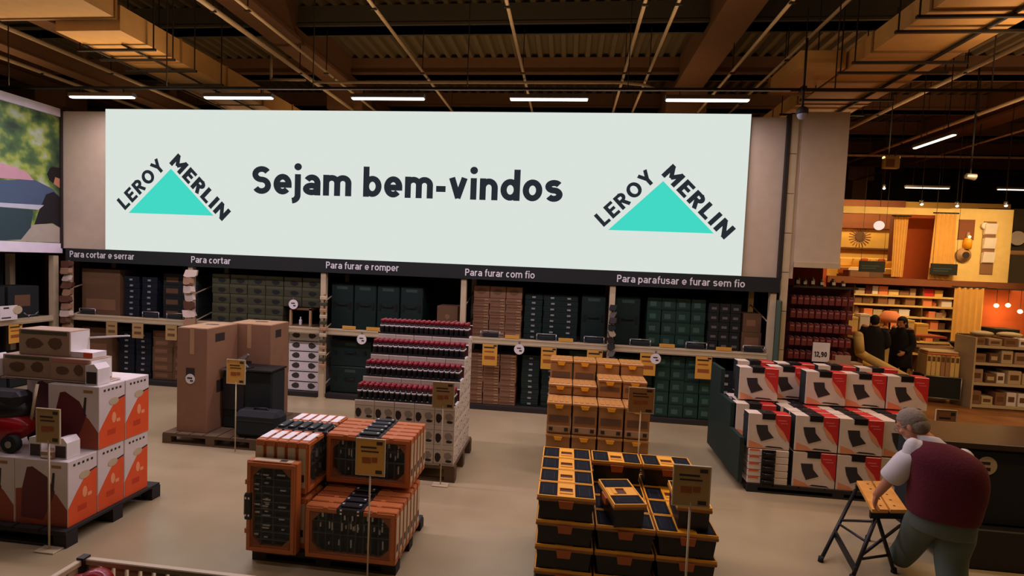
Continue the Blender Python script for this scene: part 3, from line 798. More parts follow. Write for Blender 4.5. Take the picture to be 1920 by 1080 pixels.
def orange_carton():
    t = thing('machine_carton', 'orange carton', 'box')
    obj('body', B((-A_W / 2, A_W / 2, 0, A_D, 0, A_H), bev=0.004), mat('offwhite_carton', (214, 204, 196), 0.5), t)
    e = A_W / 2 + 0.0005
    bm = bmesh.new()   # right side print: orange lower part rising to the back
    prism(bm, [(0.004, 0.005), (A_D - 0.004, 0.005), (A_D - 0.004, 0.42), (A_D * 0.62, 0.40), (A_D * 0.30, 0.28), (0.004, 0.16)], 'x', e - 0.002, e + 0.001)
    prism(bm, [(A_D * 0.62, 0.40), (A_D - 0.004, 0.42), (A_D - 0.004, 0.432), (A_D * 0.60, 0.412)], 'x', e - 0.002, e + 0.0015, 1)
    prism(bm, [(A_D * 0.56 + 0.05 * math.cos(a * 0.7), 0.40 + 0.035 * math.sin(a * 0.7)) for a in range(9)], 'x', e - 0.002, e + 0.002, 2)
    prism(bm, [(A_D * 0.56 + 0.022 * math.cos(a * 0.7), 0.25 + 0.05 * math.sin(a * 0.7)) for a in range(9)], 'x', e - 0.002, e + 0.002, 3)
    prism(bm, rect(A_D * 0.66, A_D * 0.80, 0.20, 0.23), 'x', e - 0.002, e + 0.002, 3)
    prism(bm, rect(A_D * 0.32, A_D * 0.62, 0.10, 0.15), 'x', e - 0.002, e + 0.002, 4)
    for k in range(5): prism(bm, rect(A_D * (0.18 + 0.15 * k), A_D * (0.25 + 0.15 * k), 0.505, 0.525), 'x', e - 0.002, e + 0.001, 1)
    obj('printed_side', bm, [m_orgc, m_ink, m_cream, mat('pale_orange', (240, 160, 110)), mat('deep_orange', (196, 62, 24))], t)
    bm = bmesh.new()   # front print
    h = A_W / 2
    prism(bm, [(-h + 0.01, 0.005), (h - 0.004, 0.005), (h - 0.004, 0.15), (h - 0.10, 0.27), (0.05, 0.34), (-h + 0.01, 0.30)], 'y', -0.001, 0.002, 0)
    prism(bm, [(-h + 0.06, 0.06), (0.02, 0.05), (0.10, 0.22), (0.13, 0.30), (0.06, 0.42), (-0.08, 0.50), (-0.13, 0.49), (-0.18, 0.30)], 'y', -0.0018, 0.002, 1)
    prism(bm, [(0.09, 0.30), (0.11, 0.46), (0.13, 0.46), (0.12, 0.30)], 'y', -0.0018, 0.002, 2)
    prism(bm, rect(0.10, 0.19, 0.50, 0.525), 'y', -0.001, 0.002, 3)
    obj('printed_front', bm, [mat('shaded_orange', (150, 70, 40)), m_maroon, m_ink, m_yelc], t)  # side print's orange darkened for the front; the shade is in the colour
    return proto(t)


oc = orange_carton()
xR = -4.045 - A_W / 2
ys = [3.655 + 0.268 * k for k in range(3)]
for c in range(3):
    for r, y in enumerate(ys):
        if c == 2 and r > 0: pass
        put(oc, (xR - c * 0.505, y, 0.14), 0, f'orange and white carton, bottom layer, {("right", "middle", "left")[c]} column, {("front", "middle", "back")[r]} row of left pallet', 'orange machine cartons')
for r, y in enumerate(ys[1:]):
    put(oc, (xR + 0.005, y + 0.005, 0.705), 0, f'orange and white carton, upper layer, right column, {("front", "back")[r]} one on left pallet', 'orange machine cartons')
put(oc, (xR - 0.505 - 0.02, ys[2], 0.705), 0, 'orange and white carton, upper layer, behind the red machine on left pallet', 'orange machine cartons')
# red and black wheeled machine on display
mc = thing('pressure_washer', 'red and black wheeled machine standing on the cartons at the left edge', 'machine', (-4.86, 3.86, 0.705))
bm = bmesh.new(); ell(bm, (0, -0.02, 0.19), (0.27, 0.145, 0.14)); obj('body', bm, m_reds, mc)
bm = bmesh.new(); ell(bm, (-0.02, 0.0, 0.33), (0.24, 0.13, 0.13)); box(bm, -0.2, 0.18, -0.09, 0.09, 0.30, 0.50, 0, 0.04); obj('motor_cover', bm, m_black, mc)
for sx in (-0.17, 0.19):
    bm = bmesh.new(); cyl(bm, (sx, -0.15, 0.075), (sx, -0.10, 0.075), 0.075, seg=20); cyl(bm, (sx, -0.155, 0.075), (sx, -0.149, 0.075), 0.03, seg=12, mi=1); obj('wheel', bm, [m_blackm, m_grey], mc)
for sx in (-0.17, 0.19):
    bm = bmesh.new(); cyl(bm, (sx, 0.06, 0.075), (sx, 0.11, 0.075), 0.075, seg=20); obj('wheel', bm, m_blackm, mc)
bm = bmesh.new(); tube(bm, [(0.22, 0.0, 0.2), (0.27, 0.02, 0.56)], 0.012); obj('lance', bm, m_cream, mc)
bm = bmesh.new(); cyl(bm, (-0.22, -0.14, 0.37), (-0.22, -0.10, 0.37), 0.05, seg=16); obj('badge', bm, m_white, mc)

# accessory cartons on top: two-storey pile
m_acc = mat('tan_print_carton', (168, 140, 112), 0.6); m_acc2 = mat('pink_print', (196, 120, 104), 0.6)


def accessory(w_, d, h, label, loc, rz=0, flip=False):
    o = thing('accessory_carton', label, 'box', loc, rz)
    obj('body', B((-w_ / 2, w_ / 2, 0, d, 0, h), bev=0.004), m_acc, o)
    obj('printed_side', B((w_ / 2 - 0.001, w_ / 2 + 0.002, 0.01, d - 0.01, 0.01, h - 0.01)), m_white, o)
    bm = bmesh.new(); prism(bm, blob(-w_ * 0.2, h * 0.45, w_ * 0.2, h * 0.25), 'y', -0.002, 0.001, 0); prism(bm, blob(w_ * 0.22, h * 0.5, w_ * 0.15, h * 0.28), 'y', -0.002, 0.001, 0)
    prism(bm, rect(-w_ * 0.45, w_ * 0.45, h * 0.82, h * 0.95), 'y', -0.002, 0.001, 1)
    obj('printed_front', bm, [m_cardD, m_acc2 if flip else m_oliveL], o)
    return o


ZB = 1.268
t_ = accessory(0.98, 0.24, 0.012, 'thin white display shelf under the small accessory cartons on left pallet', (-4.60, 3.98, ZB), 0)
accessory(0.50, 0.22, 0.20, 'tan printed carton, left one of the lower accessory row on left pallet', (-4.86, 4.02, ZB + 0.014))
accessory(0.40, 0.22, 0.20, 'tan carton with pink top band, right one of the lower accessory row', (-4.40, 4.00, ZB + 0.014), 0, True)
accessory(0.52, 0.20, 0.235, 'tan printed carton alone on top of the accessory pile on left pallet', (-4.72, 4.05, ZB + 0.216))
o = thing('lance_box', 'flat orange and white box lying beside the topmost accessory carton', 'box', (-4.38, 4.06, ZB + 0.216))
obj('body', B((-0.08, 0.14, 0, 0.14, 0, 0.05)), m_white, o); obj('printed_end', B((0.05, 0.142, -0.002, 0.0, 0.005, 0.046)), m_orgc, o)
bm = bmesh.new(); cyl(bm, (-4.47, 4.24, 1.635), (-4.10, 4.30, 1.665), 0.008, seg=8)
tag(obj('spray_lance', bm, m_white), 'thin white rod sticking out right of the topmost accessory carton', 'rod')


def gable_pack(loc, label, s=1.0):
    o = thing('gable_pack', label, 'pack', loc, 0, 'white gable packs')
    o.scale = (s, s, s)
    bm = bmesh.new(); prism(bm, [(-0.055, 0), (0.055, 0), (0.055, 0.13), (0.02, 0.17), (-0.055, 0.155)], 'y', 0, 0.11); obj('body', bm, m_white, o)
    obj('printed_front', B((-0.045, 0.045, -0.002, 0.0, 0.01, 0.105)), mat('dark_photo', (52, 40, 42), 0.5), o)
    return o


gable_pack((-4.155, 3.97, ZB), 'white gable pack at the right end of the lower accessory row', 1.1)
gable_pack((-5.18, 3.95, ZB + 0.014), 'white gable pack at the left end of the lower accessory row', 1.2)
gable_pack((-4.40, 3.70, 0.702), 'white gable pack behind the price sign, left one on the front carton', 1.05)
gable_pack((-4.16, 3.70, 0.702), 'white gable pack right of the price sign on the front carton', 1.05)
o = obj('accessory_box', B((-0.06, 0.06, 0, 0.09, 0, 0.06), (-0.05, 0.05, -0.002, 0, 0.01, 0.03, 1), bev=0.002), [m_acc, m_white]); tag(o, 'tiny tan box between the two gable packs on the front carton', 'box'); o.location = (-4.27, 3.68, 0.702)
price_stand(-4.11, 3.56, 1.035, 0.20, 0.27, 'tan price card on a thin pole before the orange cartons', m_tagd)

# ---- B: two tall cardboard boxes with black display goods
pallet(-5.10, -3.78, 5.84, 7.0, 'wooden slat pallet under the tall cardboard boxes')


def tall_box(w_, d, h, loc, label, hole=True):
    o = thing('cardboard_box', label, 'box', loc)
    obj('body', B((-w_ / 2, w_ / 2, 0, d, 0, h), bev=0.006), m_card, o)
    obj('top_flap', B((-w_ / 2 + 0.01, w_ / 2 - 0.01, 0.01, d / 2 - 0.003, h, h + 0.004), (-w_ / 2 + 0.01, w_ / 2 - 0.01, d / 2 + 0.003, d - 0.01, h, h + 0.004)), m_cardT, o)
    bm = bmesh.new(); t = [(0.10 * math.cos(a * math.pi / 6), d * 0.62 + 0.035 * math.sin(a * math.pi / 6)) for a in range(12)]
    prism(bm, t, 'z', h + 0.004, h + 0.007); obj('hand_hole', bm, m_ink, o)
    obj('printed_mark', B((-0.08, 0.04, -0.002, 0, h * 0.50, h * 0.62), (w_ / 2 - 0.001, w_ / 2 + 0.002, d * 0.25, d * 0.55, h * 0.86, h * 0.94), (w_ / 2 - 0.001, w_ / 2 + 0.002, d * 0.3, d * 0.5, h * 0.36, h * 0.48)), m_ink, o)
    obj('tape', B((-0.03, 0.03, -0.0015, 0.0, h * 0.75, h), (-0.03, 0.03, 0, d, h + 0.004, h + 0.0055)), m_cardT, o)
    return o


b1 = tall_box(0.42, 0.60, 1.36, (-4.76, 5.92, 0.14), 'tall brown cardboard box, left one, with round white sticker low on it')
bm = bmesh.new(); cyl(bm, (-0.02, 0, 0.70), (-0.02, -0.004, 0.70), 0.065, seg=18); box(bm, -0.06, 0.01, -0.0055, -0.004, 0.70, 0.72, 1); box(bm, -0.02, 0.02, -0.0055, -0.004, 0.665, 0.685, 1); obj('sticker', bm, [m_white, m_ink], b1)
tall_box(0.64, 0.46, 1.36, (-4.385, 6.53, 0.14), 'wide tall brown cardboard box, right one, behind the black display')
dk = thing('display_plinth', 'black draped display plinth with brightly lit top edge before the cardboard boxes', 'stand', (-4.18, 6.18, 0.14))
obj('body', B((-0.34, 0.36, 0.0, 0.32, 0, 0.79), bev=0.02), m_blackm, dk)
obj('top', B((-0.345, 0.37, -0.03, 0.335, 0.79, 0.81)), m_black, dk)
obj('lit_edge_strip', B((-0.345, 0.02, -0.036, -0.03, 0.785, 0.812)), m_grey, dk)  # bright strip added to stand for the lit part of the top
obj('front_pocket', B((-0.33, -0.02, -0.02, 0.0, 0.25, 0.70), bev=0.01), m_black, dk)
o = thing('angle_tool', 'small metal bracket tool standing on the black display plinth', 'tool', (-4.22, 6.24, 0.952))
bm = bmesh.new(); prism(bm, [(-0.13, 0.12), (0.0, 0.19), (0.02, 0.17), (-0.06, 0.08), (0.02, 0.0), (-0.05, 0.0), (-0.12, 0.08)], 'y', 0, 0.03); obj('bracket', bm, m_grey, o)
obj('foot', B((-0.06, 0.06, -0.03, 0.07, 0, 0.008)), m_black, o)
o = thing('tool_bag', 'black soft tool case lying on the pallet before the black display', 'case', (-3.74, 5.86, 0.142))
obj('body', B((-0.42, 0.20, 0, 0.26, 0, 0.34), bev=0.06), m_blackm, o)
obj('lid_seam', B((-0.36, 0.14, -0.002, 0.262, 0.22, 0.232), bev=0.001), m_black, o)
bm = bmesh.new(); tube(bm, [(-0.2, 0.13, 0.335), (-0.19, 0.13, 0.36), (-0.02, 0.13, 0.36), (-0.01, 0.13, 0.335)], 0.012); obj('handle', bm, m_black, o)
o = thing('low_trolley', 'low black trolley base beside the pallet of cardboard boxes', 'trolley', (-3.42, 6.02, 0))
obj('deck', B((-0.33, 0.22, -0.10, 0.34, 0.10, 0.14), bev=0.01), m_blackm, o)
for sx in (-0.28, 0.16):
    for sy in (-0.06, 0.28):
        bm = bmesh.new(); cyl(bm, (sx, sy, 0.05), (sx + 0.03, sy, 0.05), 0.05, seg=12); obj('wheel', bm, m_black, o)
bm = bmesh.new()
for k in range(4): box(bm, -0.31, 0.20, -0.08 + k * 0.10, -0.03 + k * 0.10, 0.14, 0.146)
obj('slat_deck', bm, mat('dull_green_slat', (60, 66, 46), 0.7), o)
price_stand(-4.02, 5.74, 1.02, 0.23, 0.29, 'orange price card on a white pole before the black display', m_tag, base=False)

# ---- C: trays of red-capped bottles on white cartons
pallet(-2.40, -1.16, 5.44, 6.44, 'wooden pallet under the red-capped bottle display', m_palw, 0.19)
p = carton('tray_carton', 0.232, 0.21, 0.223, [mat('cream_carton', (208, 198, 178)), m_ink, mat('grey_print', (150, 140, 124)), m_maroon],
           [('printed_tool', blob(-0.07, 0.08, 0.04, 0.065), 1), ('printed_tool', blob(0.05, 0.10, 0.05, 0.05, 10), 2), ('printed_band', rect(-0.11, 0.11, 0.165, 0.172), 2),
            ('printed_mark', blob(0.06, 0.04, 0.04, 0.02), 1)])
bm = bmesh.new()
rr = random.Random(4)
for k in range(16):
    yy, zz = 0.015 + rr.random() * 0.17, 0.015 + rr.random() * 0.18
    prism(bm, [(yy + dx, zz + dz) for dx, dz in ((0, 0), (0.014, 0.004), (0.009, 0.017))], 'x', 0.1155, 0.1172)
obj('printed_side', bm, m_ink, p)
proto(tag(p, 'white carton', 'box'))
cx = [-2.25 + 0.237 * k for k in range(5)]
DEP = [5.47, 5.69, 5.91, 6.13]
HT = [3, 4, 5, 6]
for j, y in enumerate(DEP):
    for r in range(HT[j]):
        for c in range(5):
            if j > 0 and r < HT[j - 1] - 0 and c < 4: continue
            put(p, (cx[c], y, 0.19 + 0.2245 * r), 0,
                f'cream printed carton, {nth(c, 5)} column, {vert(r, HT[j])} row, {("front", "second", "third", "back")[j]} tier of red-capped display', 'cream display cartons')
bt = obj('bottle', bmesh.new(), [m_black, m_reds, m_white])
bm = bmesh.new(); lathe(bm, [(0.024, 0), (0.027, 0.01), (0.027, 0.115), (0.017, 0.13)], 10, 0); cyl(bm, (-0.0, -0.0, 0.085), (0, 0, 0.105), 0.0277, seg=10, mi=2); bm.to_mesh(bt.data); bm.free()
bm = bmesh.new(); lathe(bm, [(0.021, 0.128), (0.021, 0.172), (0.012, 0.178)], 10, 0); obj('cap', bm, m_cap, bt)
proto(tag(bt, 'red-capped bottle', 'bottle'))
TN = ('lowest front', 'second', 'third', 'topmost')
for j, y in enumerate(DEP):
    z = 0.19 + 0.2245 * HT[j]
    tr = thing('bottle_tray', f'shallow white carton tray holding the {TN[j]} tier of red-capped bottles', 'tray', (-1.776, y, z + 0.0005), 0, 'bottle trays')
    obj('base', B((-0.59, 0.59, 0.005, 0.21, 0, 0.006)), m_white, tr)
    obj('rear_lip', B((-0.59, 0.59, 0.203, 0.21, 0.006, 0.135)), m_maroon, tr)
    obj('rear_edge', B((-0.595, 0.595, 0.195, 0.215, 0.136, 0.142)), m_white, tr)
    obj('front_lip', B((-0.59, 0.59, 0.003, 0.009, 0.006, 0.022)), m_blackm, tr)
    for r_ in range(3):
        for k in range(18):
            put(bt, (-2.325 + 0.0645 * k, y + 0.042 + 0.058 * r_, z + 0.008), 0,
                f'red-capped bottle, {nth(k, 18)} in the {("front", "middle", "back")[r_]} file of the {TN[j]} tier', f'red-capped bottles {TN[j]} tier {("front", "middle", "back")[r_]} file')
price_stand(-1.30, 5.36, 1.015, 0.23, 0.28, 'tan price card on a pole before the red-capped bottles', m_tagd)

# ---- D: yellow mechanics' toolboxes
pallet(-0.19, 1.06, 5.83, 6.85, 'wooden pallet under the yellow carton-coloured toolboxes')


def yellow_box(h):
    o = thing('yellow_toolbox', 'yellow toolbox', 'toolbox')
    w_ = 0.292; a = w_ / 2
    obj('body', B((-a + 0.006, a - 0.006, 0.006, 0.32, 0, h - 0.03), bev=0.008), m_yelc, o)
    bm = bmesh.new(); box(bm, -a, a, 0, 0.325, h - 0.04, h - 0.006, 0, 0.008)
    for k in range(4): box(bm, -a + 0.02 + 0.065 * k, -a + 0.06 + 0.065 * k, 0.03, 0.29, h - 0.006, h, 0)
    obj('lid', bm, mat('amber_lid', (188, 136, 72), 0.28), o)
    bm = bmesh.new(); prism(bm, [(-0.05, h - 0.035), (0.05, h - 0.035), (0.035, h - 0.075), (-0.035, h - 0.075)], 'y', -0.012, 0.008); obj('latch', bm, m_yel, o)
    if h > 0.2:
        obj('recess', B((-a + 0.03, a - 0.03, 0.003, 0.010, h * 0.36, h * 0.58)), m_cardD, o)
    if h > 0.3:
        obj('drawer', B((-a + 0.012, a - 0.012, -0.002, 0.012, 0.02, 0.09)), m_cardT, o)
        for sx in (-0.09, 0.09): obj('drawer_knob', B((sx - 0.022, sx + 0.022, -0.006, -0.002, 0.035, 0.075)), m_ink, o)
    return proto(o)


yx = [-0.025 + 0.302 * k for k in range(4)]
y38 = yellow_box(0.378); y23 = yellow_box(0.23); y13 = yellow_box(0.14)
CN = ('leftmost', 'second', 'third', 'rightmost')
for j, y in enumerate((5.85, 6.18, 6.51)):
    for r in range(2):
        for c in range(4):
            put(y38, (yx[c], y, 0.14 + 0.38 * r), 0, f'tall yellow toolbox, {CN[c]} column, {("lower", "upper")[r]}, {("front", "middle", "rear")[j]} row of its pallet', 'yellow toolboxes')
for c in range(4):
    put(y38, (yx[c], 6.51, 0.90), 0, f'tall yellow toolbox, {CN[c]} of the four standing highest at the rear', 'yellow toolboxes')
    put(y13 if c < 2 else y23, (yx[c], 6.18, 0.90), 0, f'{("low flat", "medium height")[c > 1]} yellow toolbox on the middle row, {CN[c]} column', 'yellow toolboxes')
price_stand(0.84, 5.40, 1.10, 0.255, 0.26, 'bright yellow price card on a pole before the yellow toolboxes', m_yelc)


# ---- E: orange organiser cases
pallet(-2.45, -1.24, 3.73, 4.50, 'dark pallet under the orange organiser cases', m_palb, 0.10)
OW, OH, OD = 0.745, 0.425, 0.086


def org_case():
    """organiser standing on its long edge, lid facing -Y, origin at base centre of the lid side"""
    o = thing('organiser_case', 'orange organiser', 'case')
    a = OW / 2; f = 0.055; bm = bmesh.new()
    box(bm, -a, a, 0.012, OD, 0, f, 0, 0.006); box(bm, -a, a, 0.012, OD, OH - f, OH, 0, 0.006)
    box(bm, -a, -a + f, 0.012, OD, f, OH - f, 0); box(bm, a - f, a, 0.012, OD, f, OH - f, 0)
    box(bm, -a + f, a - f, 0.05, OD, f, OH - f, 1)
    c = 0.07
    for sx in (-1, 1):
        for z, zz in ((f, f + c), (OH - f, OH - f - c)):
            prism(bm, [(sx * (a - f), z), (sx * (a - f - c), z), (sx * (a - f), zz)], 'y', 0.014, OD - 0.002, 0)
    box(bm, -a + 0.012, a - 0.012, 0.0, 0.013, 0.012, 0.04, 0); box(bm, -a + 0.012, a - 0.012, 0.0, 0.013, OH - 0.04, OH - 0.012, 0)
    box(bm, -a + 0.012, -a + 0.04, 0.0, 0.013, 0.04, OH - 0.04, 0); box(bm, a - 0.04, a - 0.012, 0.0, 0.013, 0.04, OH - 0.04, 0)
    obj('frame', bm, [m_org, m_blackm], o)
    bm = bmesh.new(); rr = random.Random(2)
    for k in range(9): box(bm, -a + 0.10 + 0.062 * k, -a + 0.104 + 0.062 * k, 0.022, 0.05, f, OH - f, 0)
    box(bm, -a + f, a - f, 0.022, 0.05, 0.20, 0.205, 0); box(bm, -a + f, a - f, 0.022, 0.05, 0.30, 0.304, 0)
    obj('dividers', bm, mat('grey_divider', (92, 96, 92), 0.4), o)
    bm = bmesh.new()
    for k in range(34):
        x = rr.uniform(-a + 0.09, a - 0.09); z = rr.choice((0.10, 0.11, 0.23, 0.24, 0.25, 0.32, 0.33)); h = rr.uniform(0.02, 0.07)
        box(bm, x - 0.005, x + 0.005, 0.030, 0.044, z, z + h, 0)
    q = obj('metal_bits', bm, m_bits, o); q['kind'] = 'stuff'
    obj('clear_lid', B((-a + 0.042, a - 0.042, 0.010, 0.013, 0.042, OH - 0.042)), m_lid, o)
    bm = bmesh.new(); box(bm, -0.11, 0.11, -0.008, OD, OH - 0.05, OH + 0.006, 0, 0.008); box(bm, -0.085, 0.085, 0.012, OD - 0.012, OH + 0.004, OH + 0.024, 0, 0.006)
    for hx in (-0.07, 0.07):
        for hz in (OH - 0.035, OH - 0.008): box(bm, hx - 0.008, hx + 0.008, -0.0105, -0.007, hz - 0.006, hz + 0.006, 1)
        box(bm, hx - 0.008, hx + 0.008, 0.03, 0.05, OH + 0.022, OH + 0.0255, 1)
    h_ = obj('handle', bm, [m_black, m_bits], o)
    for sx in (-1, 1): obj('end_sticker', B((sx * (a + 0.0005) - 0.001, sx * (a + 0.0005) + 0.001, 0.02, OD - 0.006, 0.05, OH - 0.05), (sx * (a + 0.001) - 0.001, sx * (a + 0.001) + 0.001, 0.03, OD - 0.02, 0.10, 0.16, 1)), [m_cream, m_ink], o)
    for sx in (-0.2, 0.2): obj('catch', B((sx - 0.02, sx + 0.02, -0.005, 0.02, OH - 0.03, OH + 0.002), bev=0.003), m_org, o)
    return proto(o)


def clear_mat(name, rgb, al):
    m = bpy.data.materials.new(name); m.use_nodes = True
    nt = m.node_tree; b = nt.nodes['Principled BSDF']; b.inputs['Base Color'].default_value = lin(rgb); b.inputs['Roughness'].default_value = 0.08
    b.inputs['Alpha'].default_value = al
    return m


m_lid = clear_mat('clear_smoked_plastic', (60, 70, 68), 0.16)
og = org_case()
R90 = math.pi / 2
# right block: lower layer, then upper layer set back
LX = -1.605
for k in range(7):
    put(og, (LX, 3.675 + 0.092 * k, 0.10), 0, f'orange organiser case, lower layer of the right block, {ON[k + 1]} from the front', 'orange organisers lower right')
for k in range(5):
    put(og, (LX - 0.01, 4.03 + 0.092 * k, 0.556), 0, f'orange organiser case, upper layer, {ON[k + 1]} from the front, behind the price card', 'orange organisers upper right')


# portrait front case on the left
def portrait(loc, label):
    r = put(og, loc, 0, label, 'orange organisers left column'); return r


t = put(og, (-2.25, 3.67, 0.473), 0, 'orange organiser case standing on its short end at the left front', 'orange organisers left column')
t.rotation_euler = (0, math.radians(-90), 0); t.location = (-2.265 + OH / 2, 3.67, 0.101 + OW / 2)
for k in range(5):
    xk = -2.47 + 0.092 * k
    t = put(og, (xk + OD, 4.155, 0.10), R90, f'orange organiser case edge-on, lower layer of the left column, {nth(k, 5)}', 'orange organisers edge-on')
    t = put(og, (xk + OD, 4.155, 0.556), R90, f'orange organiser case edge-on with pale top, upper left column, {nth(k, 5)}', 'orange organisers edge-on')
# pale stickers on the edge-on cases' tops
for k in range(5):
    xk = -2.47 + 0.092 * k
    for q_, (ya, yb) in enumerate(((3.83, 4.0), (4.32, 4.49))):
        o = obj('product_sleeve', B((xk + 0.008, xk + OD - 0.014, ya, yb, 0.981, 0.985)), m_white)
        tag(o, f'pale paper strip on top of the edge-on organisers, {nth(k, 5)} of the {("front", "rear")[q_]} five', 'label', 'pale sleeves on organisers')
price_stand(-1.42, 3.60, 0.99, 0.215, 0.27, 'yellow-brown price card on a pole before the orange organiser cases', m_tag)


# ---- F: black and yellow toolboxes
pallet(-0.16, 1.16, 3.56, 4.58, 'dark pallet under the black and yellow toolboxes', m_palb, 0.10)
FW, FD, FH = 0.425, 0.245, 0.182


def tool_box():
    o = thing('toolbox', 'black and yellow toolbox', 'toolbox')
    a = FW / 2
    bm = bmesh.new(); prism(bm, [(-a + 0.03, 0), (a - 0.03, 0), (a - 0.012, FH - 0.045), (-a + 0.012, FH - 0.045)], 'y', 0.018, FD - 0.018); obj('tub', bm, m_black, o)
    bm = bmesh.new(); box(bm, -a, a, 0, FD, FH - 0.044, FH - 0.018, 1, 0.006)
    box(bm, -a + 0.004, a - 0.004, 0.004, 0.013, FH - 0.020, FH - 0.002, 0); box(bm, -a + 0.004, a - 0.004, FD - 0.013, FD - 0.004, FH - 0.020, FH - 0.002, 0)
    box(bm, -a + 0.004, -a + 0.013, 0.016, FD - 0.016, FH - 0.020, FH - 0.002, 0); box(bm, a - 0.013, a - 0.004, 0.016, FD - 0.016, FH - 0.020, FH - 0.002, 0)
    obj('lid', bm, [m_yel, mat('shaded_skirt', (150, 100, 40), 0.5)], o)  # skirt is the lid yellow browned; its shade is put into the colour
    bm = bmesh.new()
    box(bm, -0.065, 0.065, 0.016, 0.07, FH - 0.02, FH - 0.003, 0); box(bm, -0.065, 0.065, 0.15, FD - 0.016, FH - 0.02, FH - 0.003, 0)
    box(bm, -0.065, -0.048, 0.07, 0.15, FH - 0.02, FH - 0.003); box(bm, 0.048, 0.065, 0.07, 0.15, FH - 0.02, FH - 0.003)
    box(bm, -0.05, 0.05, 0.05, 0.08, FH - 0.012, FH + 0.004, 0, 0.004)
    obj('handle', bm, m_yel, o)
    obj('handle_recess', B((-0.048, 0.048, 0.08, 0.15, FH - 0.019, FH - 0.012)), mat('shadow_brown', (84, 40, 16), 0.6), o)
    for sx in (-1, 1):
        c = sx * 0.134
        w_ = obj('window', B((c - 0.066, c + 0.066, 0.013, FD - 0.013, FH - 0.019, FH - 0.006), bev=0.003), mat('soft_black_window', (15, 15, 17), 0.7, spec=0.12), o)
        b2 = B((c - 0.040, c + 0.040, 0.050, FD - 0.055, FH - 0.006, FH - 0.0045), (c - 0.037, c + 0.037, 0.053, FD - 0.058, FH - 0.0045, FH - 0.004, 1)); obj('printed_label', b2, [mat('blue_grey_print', (52, 57, 72), 0.6, spec=0.1), mat('navy_print', (17, 19, 26), 0.6, spec=0.1)], w_)
    bm = bmesh.new(); prism(bm, [(-0.055, FH - 0.03), (0.055, FH - 0.03), (0.045, FH - 0.085), (-0.045, FH - 0.085)], 'y', -0.012, 0.01); obj('latch', bm, mat('rust_latch', (176, 92, 40), 0.45), o)
    return proto(o)


tb = tool_box()
fx = [0.065 + 0.432 * k for k in range(3)]; fy = [3.57 + 0.247 * k for k in range(4)]
RW = ('front', 'second', 'third', 'rear')
for r in range(3):
    for c in range(3):
        for j in range(4):
            put(tb, (fx[c], fy[j], 0.10 + 0.1835 * r), 0, f'black and yellow toolbox, {("bottom", "middle", "third")[r]} layer, {("left", "middle", "right")[c]} column, {RW[j]} row', 'black and yellow toolboxes')
Z4 = 0.10 + 0.1835 * 3
for j in range(4): put(tb, (fx[0], fy[j], Z4), 0, f'black and yellow toolbox on top at left, {RW[j]} row', 'black and yellow toolboxes')
put(tb, (fx[1], fy[3], Z4), 0, 'black and yellow toolbox on top at the rear, middle column', 'black and yellow toolboxes')
put(tb, (fx[2], fy[3], Z4), 0, 'black and yellow toolbox on top at the rear, right column, handle raised', 'black and yellow toolboxes')
put(tb, (0.355, 3.72, Z4 + 0.004), math.radians(-78), 'black and yellow toolbox turned askew on top of the middle column', 'black and yellow toolboxes')
put(tb, (1.10, 3.80, Z4 + 0.004), math.radians(88), 'black and yellow toolbox turned end-on at the front right, behind the price card', 'black and yellow toolboxes')
price_stand(0.87, 3.34, 1.09, 0.225, 0.26, 'brown price card on a pole before the black and yellow toolboxes', m_tagd)


# ---- G: white and red flat cartons with black handles
pallet(2.15, 4.12, 5.90, 7.25, 'dark pallet under the white and red cartons with black handles', m_palb, 0.10)
GW, GH, GD = 0.46, 0.40, 0.155


